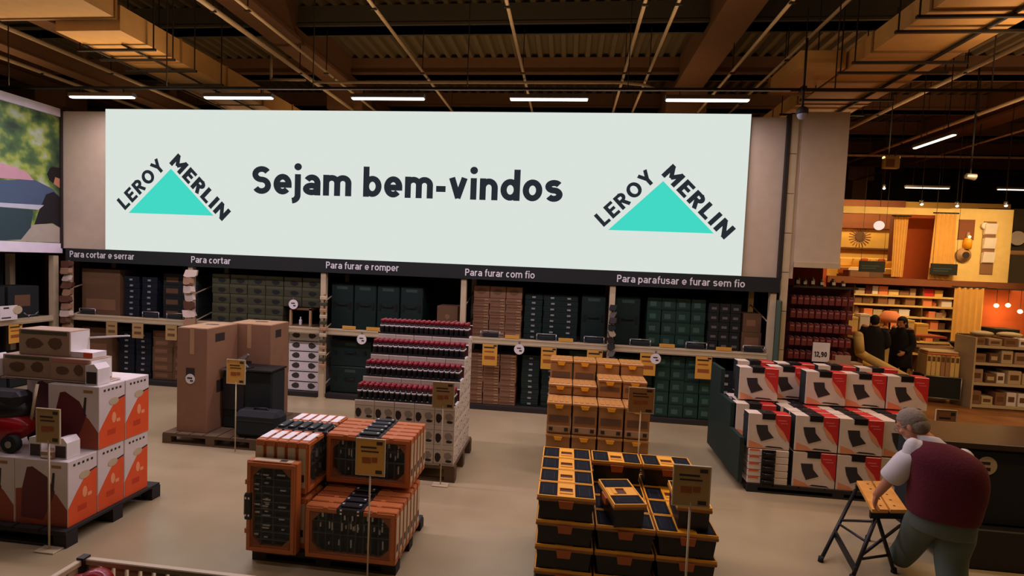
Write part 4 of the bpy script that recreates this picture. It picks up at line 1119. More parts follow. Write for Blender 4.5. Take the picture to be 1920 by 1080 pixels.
def grinder_box():
    o = thing('handle_carton', 'white and red carton', 'box')
    a = GW / 2
    obj('body', B((-a, a, 0, GD, 0, GH), bev=0.004), mat('warm_white_carton', (222, 206, 184), 0.5), o)
    obj('side_panel', B((-a - 0.002, -a + 0.001, 0.004, GD - 0.004, 0.004, GH - 0.004)), m_blackm, o)
    bm = bmesh.new(); prism(bm, [(a - 0.002, GH - 0.004), (a - 0.17, GH - 0.004), (a - 0.16, GH - 0.10), (a - 0.07, GH - 0.20), (a - 0.002, GH - 0.32)], 'y', -0.002, 0.001, 0)
    prism(bm, [(a - 0.17, GH - 0.11), (a - 0.16, GH - 0.10), (a - 0.07, GH - 0.20), (a - 0.03, GH - 0.28), (a - 0.04, GH - 0.30), (a - 0.12, GH - 0.22)], 'y', -0.0024, 0.001, 2)
    prism(bm, rect(a - 0.14, a - 0.05, GH - 0.07, GH - 0.06), 'y', -0.003, 0.001, 3); prism(bm, rect(a - 0.11, a - 0.03, GH - 0.10, GH - 0.092), 'y', -0.003, 0.001, 3)
    prism(bm, [(-a + 0.02, 0.004), (-a + 0.20, 0.004), (-a + 0.14, 0.05), (-a + 0.02, 0.09)], 'y', -0.002, 0.001, 2)
    prism(bm, [(-a + 0.19, 0.02), (-a + 0.40, 0.015), (-a + 0.37, 0.03), (-a + 0.22, 0.035)], 'y', -0.002, 0.001, 1)
    obj('printed_front', bm, [m_red, m_ink, mat('peach_print', (228, 150, 104)), mat('rose_print', (226, 120, 110))], o)
    bm = bmesh.new(); prism(bm, [(-a + 0.085, GH - 0.13), (-a + 0.21, GH - 0.125), (-a + 0.22, GH - 0.19), (-a + 0.285, GH - 0.265), (-a + 0.15, GH - 0.315), (-a + 0.105, GH - 0.22)], 'y', -0.003, 0.001)
    obj('printed_tool', bm, mat('charcoal_print', (52, 48, 48)), o)
    obj('top_print', B((a - 0.17, a - 0.002, 0.004, GD - 0.004, GH - 0.001, GH + 0.0015)), m_red, o)
    bm = bmesh.new(); tube(bm, [(-0.07, GD * 0.5, GH - 0.005), (-0.055, GD * 0.5, GH + 0.004), (0.03, GD * 0.5, GH + 0.004), (0.05, GD * 0.5, GH - 0.005)], 0.011)
    box(bm, -0.09, 0.07, 0.0, GD, GH - 0.002, GH + 0.006, 0); box(bm, -0.08, 0.06, -0.004, 0.0, GH - 0.06, GH + 0.005, 0)
    obj('handle', bm, m_black, o)
    return proto(o)


gb = grinder_box()
GX = [2.36, 2.87, 3.34, 3.81]
for c in range(4):
    for r in range(2):
        if c == 0: continue
        put(gb, (GX[c], 5.92 + (0.02 if c == 3 else 0), 0.10 + 0.418 * r), 0, f'white and red carton with black handle, front stack, {CN[c]} column, {("lower", "upper")[r]} one', 'white and red cartons')
# flat-lying cartons with their handles facing out
fl = thing('handle_carton', 'flat white carton', 'box')
obj('body', B((-0.22, 0.22, 0.012, 0.34, 0, 0.076), bev=0.006), mat('warm_white_carton', (222, 206, 184)), fl)
bm = bmesh.new(); tube(bm, [(-0.06, 0.012, 0.04), (-0.05, -0.02, 0.04), (0.05, -0.02, 0.04), (0.06, 0.012, 0.04)], 0.012, 6); box(bm, -0.075, 0.075, 0.004, 0.014, 0.004, 0.074, 0)
obj('handle', bm, m_black, fl)
obj('printed_edge', B((-0.21, -0.10, 0.010, 0.013, 0.06, 0.075)), m_orgc, fl)
proto(fl)
for r in range(5): put(fl, (2.37, 5.90, 0.10 + 0.0805 * r), 0, f'flat-lying white carton with black handle at left front, {vert(r, 5)} of five', 'flat white cartons')
put(gb, (2.36, 5.92, 0.506), 0, 'white and red carton with black handle, front stack, standing on the flat white cartons', 'white and red cartons')
for j, (y, n, dx) in enumerate(((6.10, 2, 0.0), (6.28, 2, -0.02), (6.46, 2, 0.03), (6.64, 2, 0.0))):
    for c in range(4):
        for r in range(n):
            if (1 <= j and r == 0 and c > 0) or (j == 0 and c == 0): continue
            put(gb, (GX[c] + dx, y, 0.10 + 0.418 * r), 0, f'white and red carton, {("lower", "upper")[r]} layer, {CN[c]} column, {ON[j + 2]} row from the front', 'white and red cartons')
for c, x in enumerate((2.40, 2.83, 3.17, 3.63, 3.86 + 0.24)):
    if c == 1: y = 6.60
    else: y = 6.42
    zz = 0.938
    put(gb, (x, y - (0.02 if c == 2 else 0), zz), 0, f'white and red carton, {nth(c, 5)} of the five in the middle tier, third layer', 'white and red cartons')
for c in range(4):
    x = 2.53 + 0.505 * c
    for r in range(3):
        put(gb, (x, 6.90, 0.10 + 0.418 * r), 0, f'white and red carton, rear row, {CN[c]} column, {("lower", "middle", "topmost")[r]} one', 'white and red cartons')
# dark green side board of the display
o = obj('side_board', B((2.05, 2.10, 5.92, 7.2, 0.10, 0.62), (2.05, 2.10, 6.30, 7.2, 0.62, 0.92), (2.05, 2.10, 6.75, 7.2, 0.92, 1.24), bev=0.004), mat('deep_green_board', (24, 44, 38), 0.6))
tag(o, 'stepped dark green board along the left side of the white and red cartons', 'board')

# ------------------------------------------------------------------ folding work bench
wb = thing('work_bench', 'low folding work bench with two bamboo jaws before the stooping man', 'bench', (0, 0, 0))
Mx = (2.60, 4.40)
def P2(t, s_): return Vector((2.60 + 0.20 * t + 0.30 * s_, 4.38 + 0.60 * t + 0.05 * s_, 0))
def slab(t0, t1, s0, s1, z0, z1, bm, mi=0):
    q = [P2(t0, s0), P2(t1, s0), P2(t1, s1), P2(t0, s1)]
    prism(bm, [(v.x, v.y) for v in q], 'z', z0, z1, mi)
bm = bmesh.new(); slab(0.0, 1.0, 0.0, 0.46, 0.555, 0.585, bm); 
for k in range(5):
    q = P2(0.12 + 0.19 * k, 0.30); cyl(bm, (q.x, q.y, 0.584), (q.x, q.y, 0.5865), 0.010, seg=8, mi=1)
obj('jaw', bm, [m_bamboo, m_ink], wb)
bm = bmesh.new(); slab(0.0, 1.0, 0.52, 1.0, 0.555, 0.585, bm)
for k in range(5):
    q = P2(0.12 + 0.19 * k, 0.70); cyl(bm, (q.x, q.y, 0.584), (q.x, q.y, 0.5865), 0.010, seg=8, mi=1)
obj('jaw', bm, [m_bamboo, m_ink], wb)
for t in (0.02, 0.94):
    bm = bmesh.new(); slab(t, t + 0.07, -0.03, 1.05, 0.50, 0.554, bm); obj('crossbar', bm, m_black, wb)
def leg(a, b, nm='leg', r=0.016):
    bm = bmesh.new(); cyl(bm, a, b, r, seg=8); obj(nm, bm, m_black, wb)
N0 = P2(0.06, 0.05); N1 = P2(0.06, 0.95); F0 = P2(0.97, 0.05); F1 = P2(0.97, 0.95)
f_nl = Vector((2.45, 4.32, 0.012)); f_nr = Vector((2.88, 4.50, 0.012)); f_fl = Vector((2.32, 4.56, 0.012)); f_fr = Vector((2.96, 5.02, 0.012))
leg(N0 + Vector((0.03, 0, 0.50)), f_nl); leg(N0 + Vector((0.05, 0.02, 0.50)), f_nr); leg(F0 + Vector((-0.02, 0, 0.50)), f_fl); leg(F1 + Vector((0, 0, 0.50)), f_fr)
leg(N1 + Vector((0, 0, 0.5)), Vector((3.02, 4.66, 0.012)))
def mid(a, b, t): return a + (b - a) * t
tN0 = N0 + Vector((0.03, 0, 0.5)); tF0 = F0 + Vector((-0.02, 0, 0.5)); tNR = N0 + Vector((0.05, 0.02, 0.5))
leg(mid(tF0, f_fl, 0.45), mid(tN0, f_nl, 0.06), 'stretcher', 0.011); leg(mid(tF0, f_fl, 0.5), mid(tN0, f_nl, 0.40), 'stretcher', 0.011)
leg(mid(tN0, f_nl, 0.62), Vector((2.98, 4.62, 0.36)), 'stretcher', 0.012); leg(mid(tNR, f_nr, 0.7), mid(tN0, f_nl, 0.68), 'stretcher', 0.011)
bm = bmesh.new(); a = mid(tF0, f_fl, 0.62); b = mid(tN0, f_nl, 0.86)
d = (b - a).normalized(); 
prism(bm, [(0, -0.035), ((b - a).length, -0.035), ((b - a).length, 0.035), (0, 0.035)], 'y', -0.006, 0.006)
o = obj('step_plate', bm, m_black, wb); o.location = a; o.rotation_euler = d.to_track_quat('X', 'Z').to_euler()
for f_ in (f_nl, f_nr, f_fl, f_fr, Vector((3.02, 4.66, 0.012))):
    bm = bmesh.new(); cyl(bm, (f_.x, f_.y, 0.0), (f_.x, f_.y, 0.045), 0.024, 0.02, seg=8); obj('foot_cap', bm, m_blackm, wb)

# ------------------------------------------------------------------ dark counter at the right
ct = thing('service_counter', 'long dark counter with round white sticker behind the stooping man', 'counter', (3.40, 4.78, 0))
obj('body', B((0, 4.2, 0, 0.62, 0.08, 1.04)), m_blackm, ct)
obj('worktop', B((-0.03, 4.23, -0.03, 0.65, 1.04, 1.095), bev=0.006), mat('dark_laminate', (58, 44, 34), 0.3), ct)
obj('plinth_ledge', B((-0.02, 4.2, -0.10, 0.0, 0.0, 0.36), bev=0.01), m_black, ct)
for k in range(4): obj('front_panel', B((0.02 + 1.05 * k, 1.03 + 1.05 * k, -0.012, 0.0, 0.38, 1.02)), m_blackm, ct)
bm = bmesh.new(); cyl(bm, (0.335, -0.012, 0.895), (0.335, -0.016, 0.895), 0.082, seg=24); box(bm, 0.285, 0.36, -0.0175, -0.016, 0.905, 0.93, 1); box(bm, 0.325, 0.365, -0.0175, -0.016, 0.85, 0.88, 1)
obj('sticker', bm, [m_cream, m_ink], ct)
price_stand(4.21, 5.95, 0.89, 0.20, 0.38, 'brown price card on a stand behind the dark counter', mat('brown_card', (132, 88, 52), 0.6))

# ------------------------------------------------------------------ slatted bin, bottom left
bn = thing('slatted_bin', 'cream slatted metal bin at the bottom left edge', 'bin', (-2.42, 1.40, 0))
zt = 0.90
bm = bmesh.new(); box(bm, 0, 1.7, 0.84, 0.87, zt - 0.03, zt, 0, 0.004); box(bm, 0, 0.03, 0, 0.84, zt - 0.03, zt, 0, 0.004); box(bm, 1.67, 1.7, 0, 0.84, zt - 0.03, zt, 0, 0.004); box(bm, 0, 1.7, 0, 0.03, zt - 0.03, zt, 0, 0.004)
obj('rim', bm, m_cream, bn)
for k in range(22):
    x = 0.05 + k * 0.075; obj('slat', B((x, x + 0.052, 0.85, 0.862, 0.10, zt - 0.03)), m_cream, bn)
for k in range(10):
    y = 0.05 + k * 0.08; obj('slat', B((0.008, 0.02, y, y + 0.05, 0.10, zt - 0.03)), m_cream, bn)
for x in (0, 1.66):
    for y in (0, 0.83): obj('corner_post', B((x, x + 0.04, y, y + 0.04, 0, zt + 0.01)), m_dark, bn)
obj('base', B((0.02, 1.68, 0.02, 0.845, 0.65, 0.67)), m_dark, bn)
o = thing('red_bundle', 'glossy red packet standing in the corner of the slatted bin', 'packet', (-2.25, 2.10, 0.671))
bm = bmesh.new(); ell(bm, (0, 0, 0.12), (0.115, 0.09, 0.13)); ell(bm, (0.05, 0.02, 0.20), (0.08, 0.07, 0.07)); obj('wrapper', bm, m_reds, o)
obj('tag_strip', B((-0.03, 0.03, -0.095, -0.085, 0.05, 0.16)), m_white, o)

# ------------------------------------------------------------------ ceiling services
def lamp(x, y, z, L, label, rz=0, group='linear lamps over the screen', m=None, drop=0.125):
    t = thing('linear_lamp', label, 'lamp', (x, y, z), rz, group)
    a = L / 2
    bm = bmesh.new(); prism(bm, [(-0.05, 0.0), (0.05, 0.0), (0.035, 0.06), (-0.035, 0.06)], 'x', -a, a); obj('housing', bm, mat('lamp_housing', (120, 112, 104), 0.5), t)
    bm = bmesh.new(); box(bm, -a + 0.01, a - 0.01, -0.035, 0.035, -0.022, -0.001, 0, 0.008); obj('diffuser', bm, m or M_TUBE, t)
    for s_ in (-0.33, 0.33): obj('hanger', B((s_ * L - 0.006, s_ * L + 0.006, -0.006, 0.006, 0.06, drop)), m_dark, t)
    return t


M_TUBE = emit('pink_tube', (1.0, 0.84, 0.78), 5.0, True)
M_TUBE2 = emit('warm_tube', (1.0, 0.78, 0.58), 3.2, True)
XS = [-7.76, -5.35, -2.88, -0.40, 1.88]
for i, x in enumerate(XS): lamp(x, 7.6, 4.965, 1.17, f'linear tube lamp hanging over the screen, {nth(i, 5)} of five')
for x in XS: area('lamp_glow', (x, 7.6, 4.93), 1.15, 0.06, 26, LILAC)
lamp(6.95, 10.72, 5.2, 1.10, 'linear lamp over the right aisle, hanging lengthwise beyond the column', R90, 'right aisle lamps', M_TUBE2, 2.65)
lamp(10.4, 16.15, 5.22, 1.2, 'distant linear lamp above the bedroom showroom', 0, 'right aisle lamps', M_TUBE2, 2.65)
lamp(12.9, 16.1, 5.22, 1.3, 'distant linear lamp at the right edge above the showroom', 0, 'right aisle lamps', M_TUBE2, 2.65)
cd = thing('lighting_conduit', 'dark straight conduit carrying the tube lamps across the store', 'conduit', (0, 7.6, 5.11))
bm = bmesh.new(); cyl(bm, (-11, 0, 0), (6.1, 0, 0), 0.025, seg=8); obj('rail', bm, m_dark, cd)
obj('cable', B((-5.0, 3.0, -0.03, -0.022, -0.03, -0.018)), m_white, cd)
for x in (-9.5, -6.6, -4.1, -1.64, 0.75, 3.6, 5.6):
    obj('rod', B((x - 0.006, x + 0.006, -0.006, 0.006, 0.0, 2.70)), m_dark, cd)
# sprinkler mains running away from the camera
for i, (x, z, nm) in enumerate(((-6.03, 6.5, 'thick'), (-5.42, 6.5, 'slim'), (-3.27, 6.5, 'slim'), (-1.12, 6.5, 'slim'), (0.97, 6.5, 'slim'), (1.46, 6.5, 'slim'), (3.08, 6.5, 'slim'), (4.10, 6.75, 'slim'),
                                (7.36, 6.5, 'thick'), (9.55, 6.5, 'thick'), (11.6, 6.5, 'slim'), (-10.6, 6.5, 'thick'), (-12.4, 6.5, 'thick'))):
    bm = bmesh.new(); cyl(bm, (0, 2.0, 0), (0, 24.0, 0), 0.045 if nm == 'thick' else 0.03, seg=8)
    t = thing('ceiling_pipe', f'{nm} pale ceiling pipe running away from the camera, {ON[sorted([-6.03, -5.42, -3.27, -1.12, 0.97, 1.46, 3.08, 4.10, 7.36, 9.55, 11.6, -10.6, -12.4]).index(x) + 1]} from the left', 'pipe', (x, 0, z), 0, 'ceiling pipes')
    obj('pipe', bm, m_pipe, t)
    for y in (7.9, 10.6, 13.3, 16.0): obj('hanger', B((-0.008, 0.008, y - 0.008, y + 0.008, 0.0, 7.37 - z), (-0.05, 0.05, y - 0.02, y + 0.02, -0.05, -0.03)), m_dark, t)
t = thing('cross_pipe', 'pale cross pipe with a kinked end over the middle of the screen', 'pipe', (0, 11.0, 6.415))
bm = bmesh.new(); tube(bm, [(-5.94, 0, 0.0), (0.95, 0, 0.0), (1.42, 0.1, -0.01), (1.70, 0.22, -0.06)], 0.03); obj('pipe', bm, m_pipe, t)
bm = bmesh.new(); tube(bm, [(-6.95, 0, 0.62), (-6.95, 0, 0.06), (-6.12, 0, 0.05)], 0.03); obj('riser', bm, m_pipe, t)
t = thing('cross_pipe', 'pale cross pipe over the right aisle near the showroom', 'pipe', (0, 17.6, 6.46))
bm = bmesh.new(); tube(bm, [(6.5, 0, 0), (20.0, 0, 0)], 0.04); obj('pipe', bm, m_pipe, t)


# ducts
def duct(x0, x1, y0, y1, z0, z1, label, seams=(), step=1.2):
    t = thing('air_duct', label, 'duct', ((x0 + x1) / 2, y0, z0))
    a = (x1 - x0) / 2
    y = 0.0; L = y1 - y0
    while y < L - 0.01:
        e = min(y + step, L)
        obj('duct_section', B((-a, a, y + 0.004, e - 0.004, 0, z1 - z0)), m_duct, t)
        obj('flange', B((-a - 0.018, a + 0.018, e - 0.02, e + 0.02, -0.018, z1 - z0 + 0.018)), mat('duct_flange', (150, 110, 66), 0.5), t)
        y = e
    return t


dl = duct(-8.05, -6.95, 7.10, 20.0, 5.80, 6.18, 'long warm-lit air duct at the upper left')
dl2 = duct(-8.9, -6.95, 5.2, 7.02, 5.95, 6.6, 'wide near end piece of the upper left air duct')
dr = duct(4.27, 5.52, 4.4, 20.0, 5.80, 6.08, 'long warm-lit air duct at the upper right')
duct(3.53, 4.22, 8.62, 9.85, 5.80, 6.08, 'short branch duct joining the upper right air duct')
for i, (x0, x1, lab, ys_) in enumerate(((-8.2, -6.8, 'left', (7.6, 8.0, 8.5, 9.2)), (4.1, 5.7, 'right', (6.8, 7.2, 8.2, 8.6, 9.4, 9.9, 10.8)))):
    for j, y in enumerate(ys_):
        t = thing('duct_hanger', f'trapeze hanger bar under the {lab} air duct, {ON[j + 1]} from the camera', 'hanger', (0, y, 5.70), 0, 'trapeze hangers')
        obj('bar', B((x0, x1, -0.02, 0.02, 0, 0.035)), m_dark, t)
        obj('rod', B((x0 + 0.03, x0 + 0.045, -0.008, 0.008, 0.03, 1.66)), m_dark, t); obj('rod', B((x1 - 0.045, x1 - 0.03, -0.008, 0.008, 0.03, 1.66)), m_dark, t)
for x, l in ((-8.0, 'dark cable run on the hangers, left edge under the left duct'), (-7.3, 'dark cable run on the hangers, right side under the left duct'), (5.2, 'dark pipe run on the hangers under the right duct')):
    bm = bmesh.new(); cyl(bm, (x, 6.4 if x > 0 else 7.5, 5.765), (x, 13.0, 5.765), 0.02 if x < 0 else 0.028, seg=8)
    tag(obj('cable_run', bm, m_dark), l, 'cable')
# big steel channel at the far upper left
for x, z in ((-9.6, 6.5), (-11.4, 6.4)):
    o = struct('roof_purlin', B((x - 0.16, x + 0.16, 2, 24, z, z + 0.30), (x - 0.2, x + 0.2, 2, 24, z - 0.03, z)), m_conc)
for y in (10.6, 13.3): struct('roof_purlin_post', B((-9.66, -9.54, y, y + 0.12, 6.8, 7.37), (-11.46, -11.34, y, y + 0.12, 6.7, 7.37)), m_conc)
# dome camera on its drop pole
t = thing('dome_camera', 'dome security camera hanging on a dark pole before the right column', 'camera', (3.165, 7.55, 0))
bm = bmesh.new(); cyl(bm, (0, 0, 4.84), (0, 0, 5.80), 0.018, seg=8); obj('pole', bm, m_dark, t)
bm = bmesh.new(); lathe(bm, [(0.03, 4.86), (0.075, 4.83), (0.08, 4.76), (0.07, 4.755)], 16); obj('housing', bm, m_dark, t)
bm = bmesh.new(); ell(bm, (0, 0, 4.755), (0.066, 0.066, 0.075)); obj('dome', bm, mat('dome_plastic', (150, 150, 158), 0.15), t)
obj('clamp', B((-0.03, 0.03, -0.03, 0.09, 5.08, 5.14)), m_dark, t)
# exit box and projector
t = thing('exit_box', 'small yellow box light hanging over the right aisle', 'sign', (6.95, 12.0, 4.92))
obj('case', B((-0.16, 0.16, -0.05, 0.05, 0, 0.27), bev=0.01), m_bwall, t); obj('face', B((-0.13, 0.05, -0.054, -0.05, 0.03, 0.20)), m_yelc, t)
bm = bmesh.new(); cyl(bm, (-0.05, 0, 0.27), (-0.05, 0, 2.95), 0.012, seg=6); cyl(bm, (0.08, 0, 0.27), (0.08, 0, 0.36), 0.02, seg=6); obj('bracket', bm, m_dark, t)
t = thing('ceiling_projector', 'small grey spotlight head hanging right of the yellow box light', 'lamp', (9.0, 12.6, 4.86))
bm = bmesh.new(); cyl(bm, (-0.09, 0, 0.05), (0.09, -0.02, 0.02), 0.06, 0.075, seg=12); obj('head', bm, m_grey, t)
bm = bmesh.new(); cyl(bm, (0, 0, 0.09), (0, 0, 2.5), 0.018, seg=6); obj('pole', bm, m_dark, t)

# ------------------------------------------------------------------ maroon peg rack right of the post
pr = thing('peg_rack', 'tall maroon peg display rack right of the cream post', 'rack', (3.64, 8.75, 0))
obj('back_board', B((0, 0.99, 0.03, 0.06, 0.10, 2.30)), m_maroon, pr)
obj('base', B((-0.02, 1.01, -0.25, 0.07, 0, 0.12)), m_dark, pr)
obj('top_shelf', B((0, 0.99, -0.18, 0.06, 2.30, 2.33)), m_dark, pr)
for k in range(9): obj('peg_bar', B((0.01, 0.98, 0.015, 0.03, 0.36 + 0.225 * k, 0.375 + 0.225 * k)), m_dark, pr)
pk = proto(tag(obj('packet', B((-0.040, 0.040, -0.10, 0.0, -0.145, -0.015), (-0.012, 0.012, -0.11, 0.005, -0.012, 0.0, 1), (-0.03, 0.03, -0.1015, -0.10, -0.06, -0.04, 1), bev=0.002), [mat('dull_red_packet', (112, 48, 44), 0.55), mat('rose_label', (160, 110, 104), 0.5)]), 'maroon packet', 'packet'))
for r in range(9):
    for c in range(10):
        if r < 3 and 2 < c < 9: continue
        put(pk, (3.64 + 0.06 + 0.097 * c, 8.755 + random.uniform(-0.02, 0.0), 0.372 + 0.225 * r), 0, f'small maroon packet on the peg rack, {nth(c, 10)} column, {vert(r, 9)} row', 'maroon packets')
for k, (x, h) in enumerate(((3.75, 0.16), (3.86, 0.13), (3.98, 0.15), (4.12, 0.12), (4.30, 0.13), (4.45, 0.10))):
    bm = bmesh.new(); lathe(bm, [(0.035, 0), (0.04, 0.01), (0.04, h * 0.7), (0.02, h * 0.8), (0.02, h)], 12); box(bm, -0.025, 0.025, -0.042, -0.03, h * 0.2, h * 0.55, 1)
    o = obj('bottle', bm, [mat('smoke_bottle', (70, 62, 54), 0.3), m_white]); tag(o, f'small grey bottle on top of the maroon peg rack, {nth(k, 6)}', 'bottle', 'bottles on peg rack'); o.location = (x, 8.70, 2.332)
o = thing('price_sign', 'white price sign with dark figures hung low on the maroon peg rack', 'sign', (4.11, 8.52, 1.12))
obj('card', B((-0.13, 0.13, 0, 0.008, 0, 0.31)), m_white, o); text('printed_price', '12,90', m_ink, 0.085, 0.19, o, (-0.10, -0.001, 0.08), bold=0.2)
obj('hook', B((-0.01, 0.01, 0.008, 0.20, 0.27, 0.29)), m_dark, o)
o = thing('dump_basket', 'cream basket of tan goods at the lower right of the maroon peg rack', 'basket', (4.46, 8.42, 0.86))
bm = bmesh.new(); prism(bm, [(-0.2, 0), (0.2, 0), (0.24, 0.28), (-0.24, 0.28)], 'y', 0, 0.22); obj('tub', bm, m_cardT, o)
obj('label_board', B((-0.18, 0.05, -0.005, 0, 0.10, 0.40)), m_acc, o)
obj('bracket', B((-0.2, 0.2, 0.22, 0.36, 0.02, 0.05)), m_dark, o)

# ------------------------------------------------------------------ showroom at the right
Y0 = 14.5
plat = struct('trim_5', B((7.0, 13.5, Y0, 17.2, 2.36, 2.50), (7.0, 13.5, Y0 - 0.06, Y0, 2.34, 2.52)), m_mwall)
struct('wall_showroom', B((7.0, 13.5, 17.2, 17.35, 0.0, 4.95)), m_ywall)
struct('wall_showroom_side', B((6.9, 7.0, Y0, 17.35, 0.0, 4.7)), m_owall)
struct('trim_6', B((7.0, 10.1, Y0 - 0.05, Y0 + 0.1, 4.22, 4.40)), m_bwall)
struct('wall_room_upper', B((7.02, 10.4, 17.05, 17.2, 4.06, 4.95)), m_mwall)
struct('wall_terracotta', B((9.30, 10.15, 15.3, 15.4, 2.50, 4.5)), m_owall)
struct('wall_feature', B((9.97, 11.45, Y0 - 0.02, Y0 + 0.06, 2.52, 4.42)), m_bwall)
struct('wall_dark_niche', B((11.5, 13.4, 15.6, 15.7, 2.5, 4.6)), m_beamd)
struct('trim_7', B((10.15, 10.25, 15.0, 15.4, 2.50, 4.42)), m_mwall)
struct('trim_8', B((9.02, 9.30, 15.25, 15.4, 3.0, 4.5)), m_mwall)


def curtain(x0, x1, z0, z1, y, label, flare=0.0, group='ochre curtains'):
    bm = bmesh.new(); n = 40; A = []; Bv = []
    for i in range(n + 1):
        t = i / n; xt = x0 + (x1 - x0) * t; xb = x0 + (x1 - x0) * (t * (1 + flare)) - flare * (x1 - x0) * 0.5
        yy = y + 0.013 * math.sin(t * 2 * math.pi * 5)
        A.append(bm.verts.new((xb, yy * 1.0, z0))); Bv.append(bm.verts.new((xt, yy, z1)))
    A2 = [bm.verts.new(v.co + Vector((0, 0.012, 0))) for v in A]; B2 = [bm.verts.new(v.co + Vector((0, 0.012, 0))) for v in Bv]
    for i in range(n):
        bm.faces.new((A[i], A[i + 1], Bv[i + 1], Bv[i])); bm.faces.new((A2[i + 1], A2[i], B2[i], B2[i + 1]))
        bm.faces.new((A[i + 1], A[i], A2[i], A2[i + 1])); bm.faces.new((Bv[i], Bv[i + 1], B2[i + 1], B2[i]))
    for e in (0, n): bm.faces.new((A[e], Bv[e], B2[e], A2[e]))
    t = thing('curtain', label, 'curtain', (0, 0, 0), 0, group)
    obj('drape', bm, m_curt, t)
    bm = bmesh.new(); cyl(bm, (x0 - 0.06, y, z1 + 0.015), (x1 + 0.06, y, z1 + 0.015), 0.018, seg=8); obj('rail', bm, m_dark, t)


curtain(8.74, 9.10, 2.56, 4.20, 14.75, 'gathered ochre curtain right of the upper sofa room', -0.2)
curtain(9.56, 10.06, 2.53, 4.27, 14.44, 'pleated ochre curtain left of the cream feature wall', 0.25)
curtain(9.58, 10.25, 0.02, 2.36, 13.6, 'tall ochre curtain beside the lower showroom shelves')
# upper sofa room
t = thing('wall_mirror', 'round sun-shaped rattan mirror above the upper showroom sofa', 'mirror', (9.21, 17.19, 3.80))
bm = bmesh.new(); t0 = 20
for k in range(t0):
    a = 2 * math.pi * k / t0
    cyl(bm, (0.12 * math.cos(a), 0, 0.12 * math.sin(a)), (0.33 * math.cos(a), 0, 0.33 * math.sin(a)), 0.022, 0.012, seg=5)
obj('ray_frame', bm, m_cardT, t)
bm = bmesh.new(); cyl(bm, (0, -0.01, 0), (0, -0.03, 0), 0.15, seg=20); obj('glass', bm, m_cardD, t)
t = thing('pendant_lamp', 'white glowing globe pendant in the upper sofa room', 'lamp', (8.68, 15.3, 0))
bm = bmesh.new(); ell(bm, (0, 0, 3.99), (0.13, 0.13, 0.13)); obj('globe', bm, emit('globe_glow', (1.0, 0.74, 0.62), 1.0, True), t)
bm = bmesh.new(); cyl(bm, (0, 0, 4.1), (0, 0, 7.90), 0.006, seg=6); obj('cord', bm, m_dark, t)
o = obj('wall_ledge', B((7.1, 10.3, 17.08, 17.2, 3.40, 3.45)), m_cardD); o['kind'] = 'structure'
sf = thing('daybed', 'mustard daybed with cushions in the upper sofa room', 'sofa', (9.05, 16.0, 2.50))
obj('seat', B((-0.7, 0.85, 0, 0.7, 0.10, 0.32), bev=0.04), m_ywall, sf); obj('base', B((-0.7, 0.85, 0, 0.7, 0, 0.10)), m_cardD, sf); obj('backrest', B((-0.7, 0.85, 0.62, 0.8, 0.32, 0.62), bev=0.05), m_ywall, sf)
for i, (x, m, nm) in enumerate(((8.72, m_ywall, 'leftmost mustard'), (8.95, m_owall, 'left rust'), (9.2, m_ywall, 'middle mustard'), (9.44, m_owall, 'right rust'), (9.68, m_ywall, 'rightmost mustard'))):
    bm = bmesh.new(); ell(bm, (0, 0, 0.14), (0.115, 0.05, 0.14)); box(bm, -0.105, 0.105, -0.025, 0.025, 0.01, 0.27, 0, 0.022)
    o = obj('cushion', bm, m); tag(o, f'{nm} cushion on the upper showroom daybed', 'cushion', 'daybed cushions'); o.location = (x, 16.44, 2.83); o.rotation_euler = (0.25, 0, 0)
bl = thing('media_bench', 'low wooden bench with pale top in the upper sofa room', 'bench', (8.2, 14.9, 2.50))
obj('top', B((-0.45, 0.50, 0, 0.35, 0.20, 0.25)), m_white, bl); obj('carcass', B((-0.42, 0.47, 0.02, 0.33, 0, 0.20)), m_cardD, bl); obj('door', B((-0.40, 0.10, 0.005, 0.02, 0.02, 0.19)), m_card, bl)
for x, l in ((8.02, 'black sign plate hanging before the upper sofa room'), (9.78, 'black sign plate hanging before the cream feature wall')):
    t = thing('hanging_sign', l, 'sign', (x, 14.30, 2.66))
    obj('plate', B((-0.32, 0.32, 0, 0.03, 0, 0.29), bev=0.004), m_blackm, t)
    obj('printed_lines', B((-0.26, 0.18, -0.002, 0, 0.15, 0.17), (-0.26, 0.10, -0.002, 0, 0.09, 0.11)), mat('dim_print', (50, 66, 64)), t)
    for sx in (-0.28, 0.28): obj('wire', B((sx - 0.003, sx + 0.003, 0.012, 0.018, 0.29, 5.16)), m_dark, t)
# things on the feature wall
t = thing('wall_board', 'brown square pin board on the cream feature wall', 'board', (10.32, 14.46, 3.62))
obj('board', B((-0.16, 0.22, 0, 0.02, 0, 0.50)), m_mwall, t); obj('frame', B((-0.17, 0.23, 0.005, 0.025, -0.012, 0.0), (-0.17, 0.23, 0.005, 0.025, 0.50, 0.512)), m_cardD, t)
t = thing('wall_organiser', 'pale hanging organiser with three pockets on the cream feature wall', 'organiser', (10.90, 14.46, 2.72))
obj('backing', B((-0.15, 0.16, 0, 0.015, 0.0, 1.38), bev=0.005), m_card, t)
for k in range(3):
    bm = bmesh.new(); z = 0.28 + 0.37 * k
    prism(bm, [(0.0, z), (-0.05, z + 0.03), (-0.09, z + 0.30), (0.0, z + 0.28)], 'x', -0.15, 0.13); obj('pocket', bm, m_white, t)
bm = bmesh.new(); ell(bm, (-0.14, -0.03, 1.26), (0.09, 0.03, 0.09)); obj('rosette', bm, m_white, t)
t = thing('wall_lamp', 'small yellow lantern lamp on the cream feature wall', 'lamp', (10.38, 14.44, 3.38))
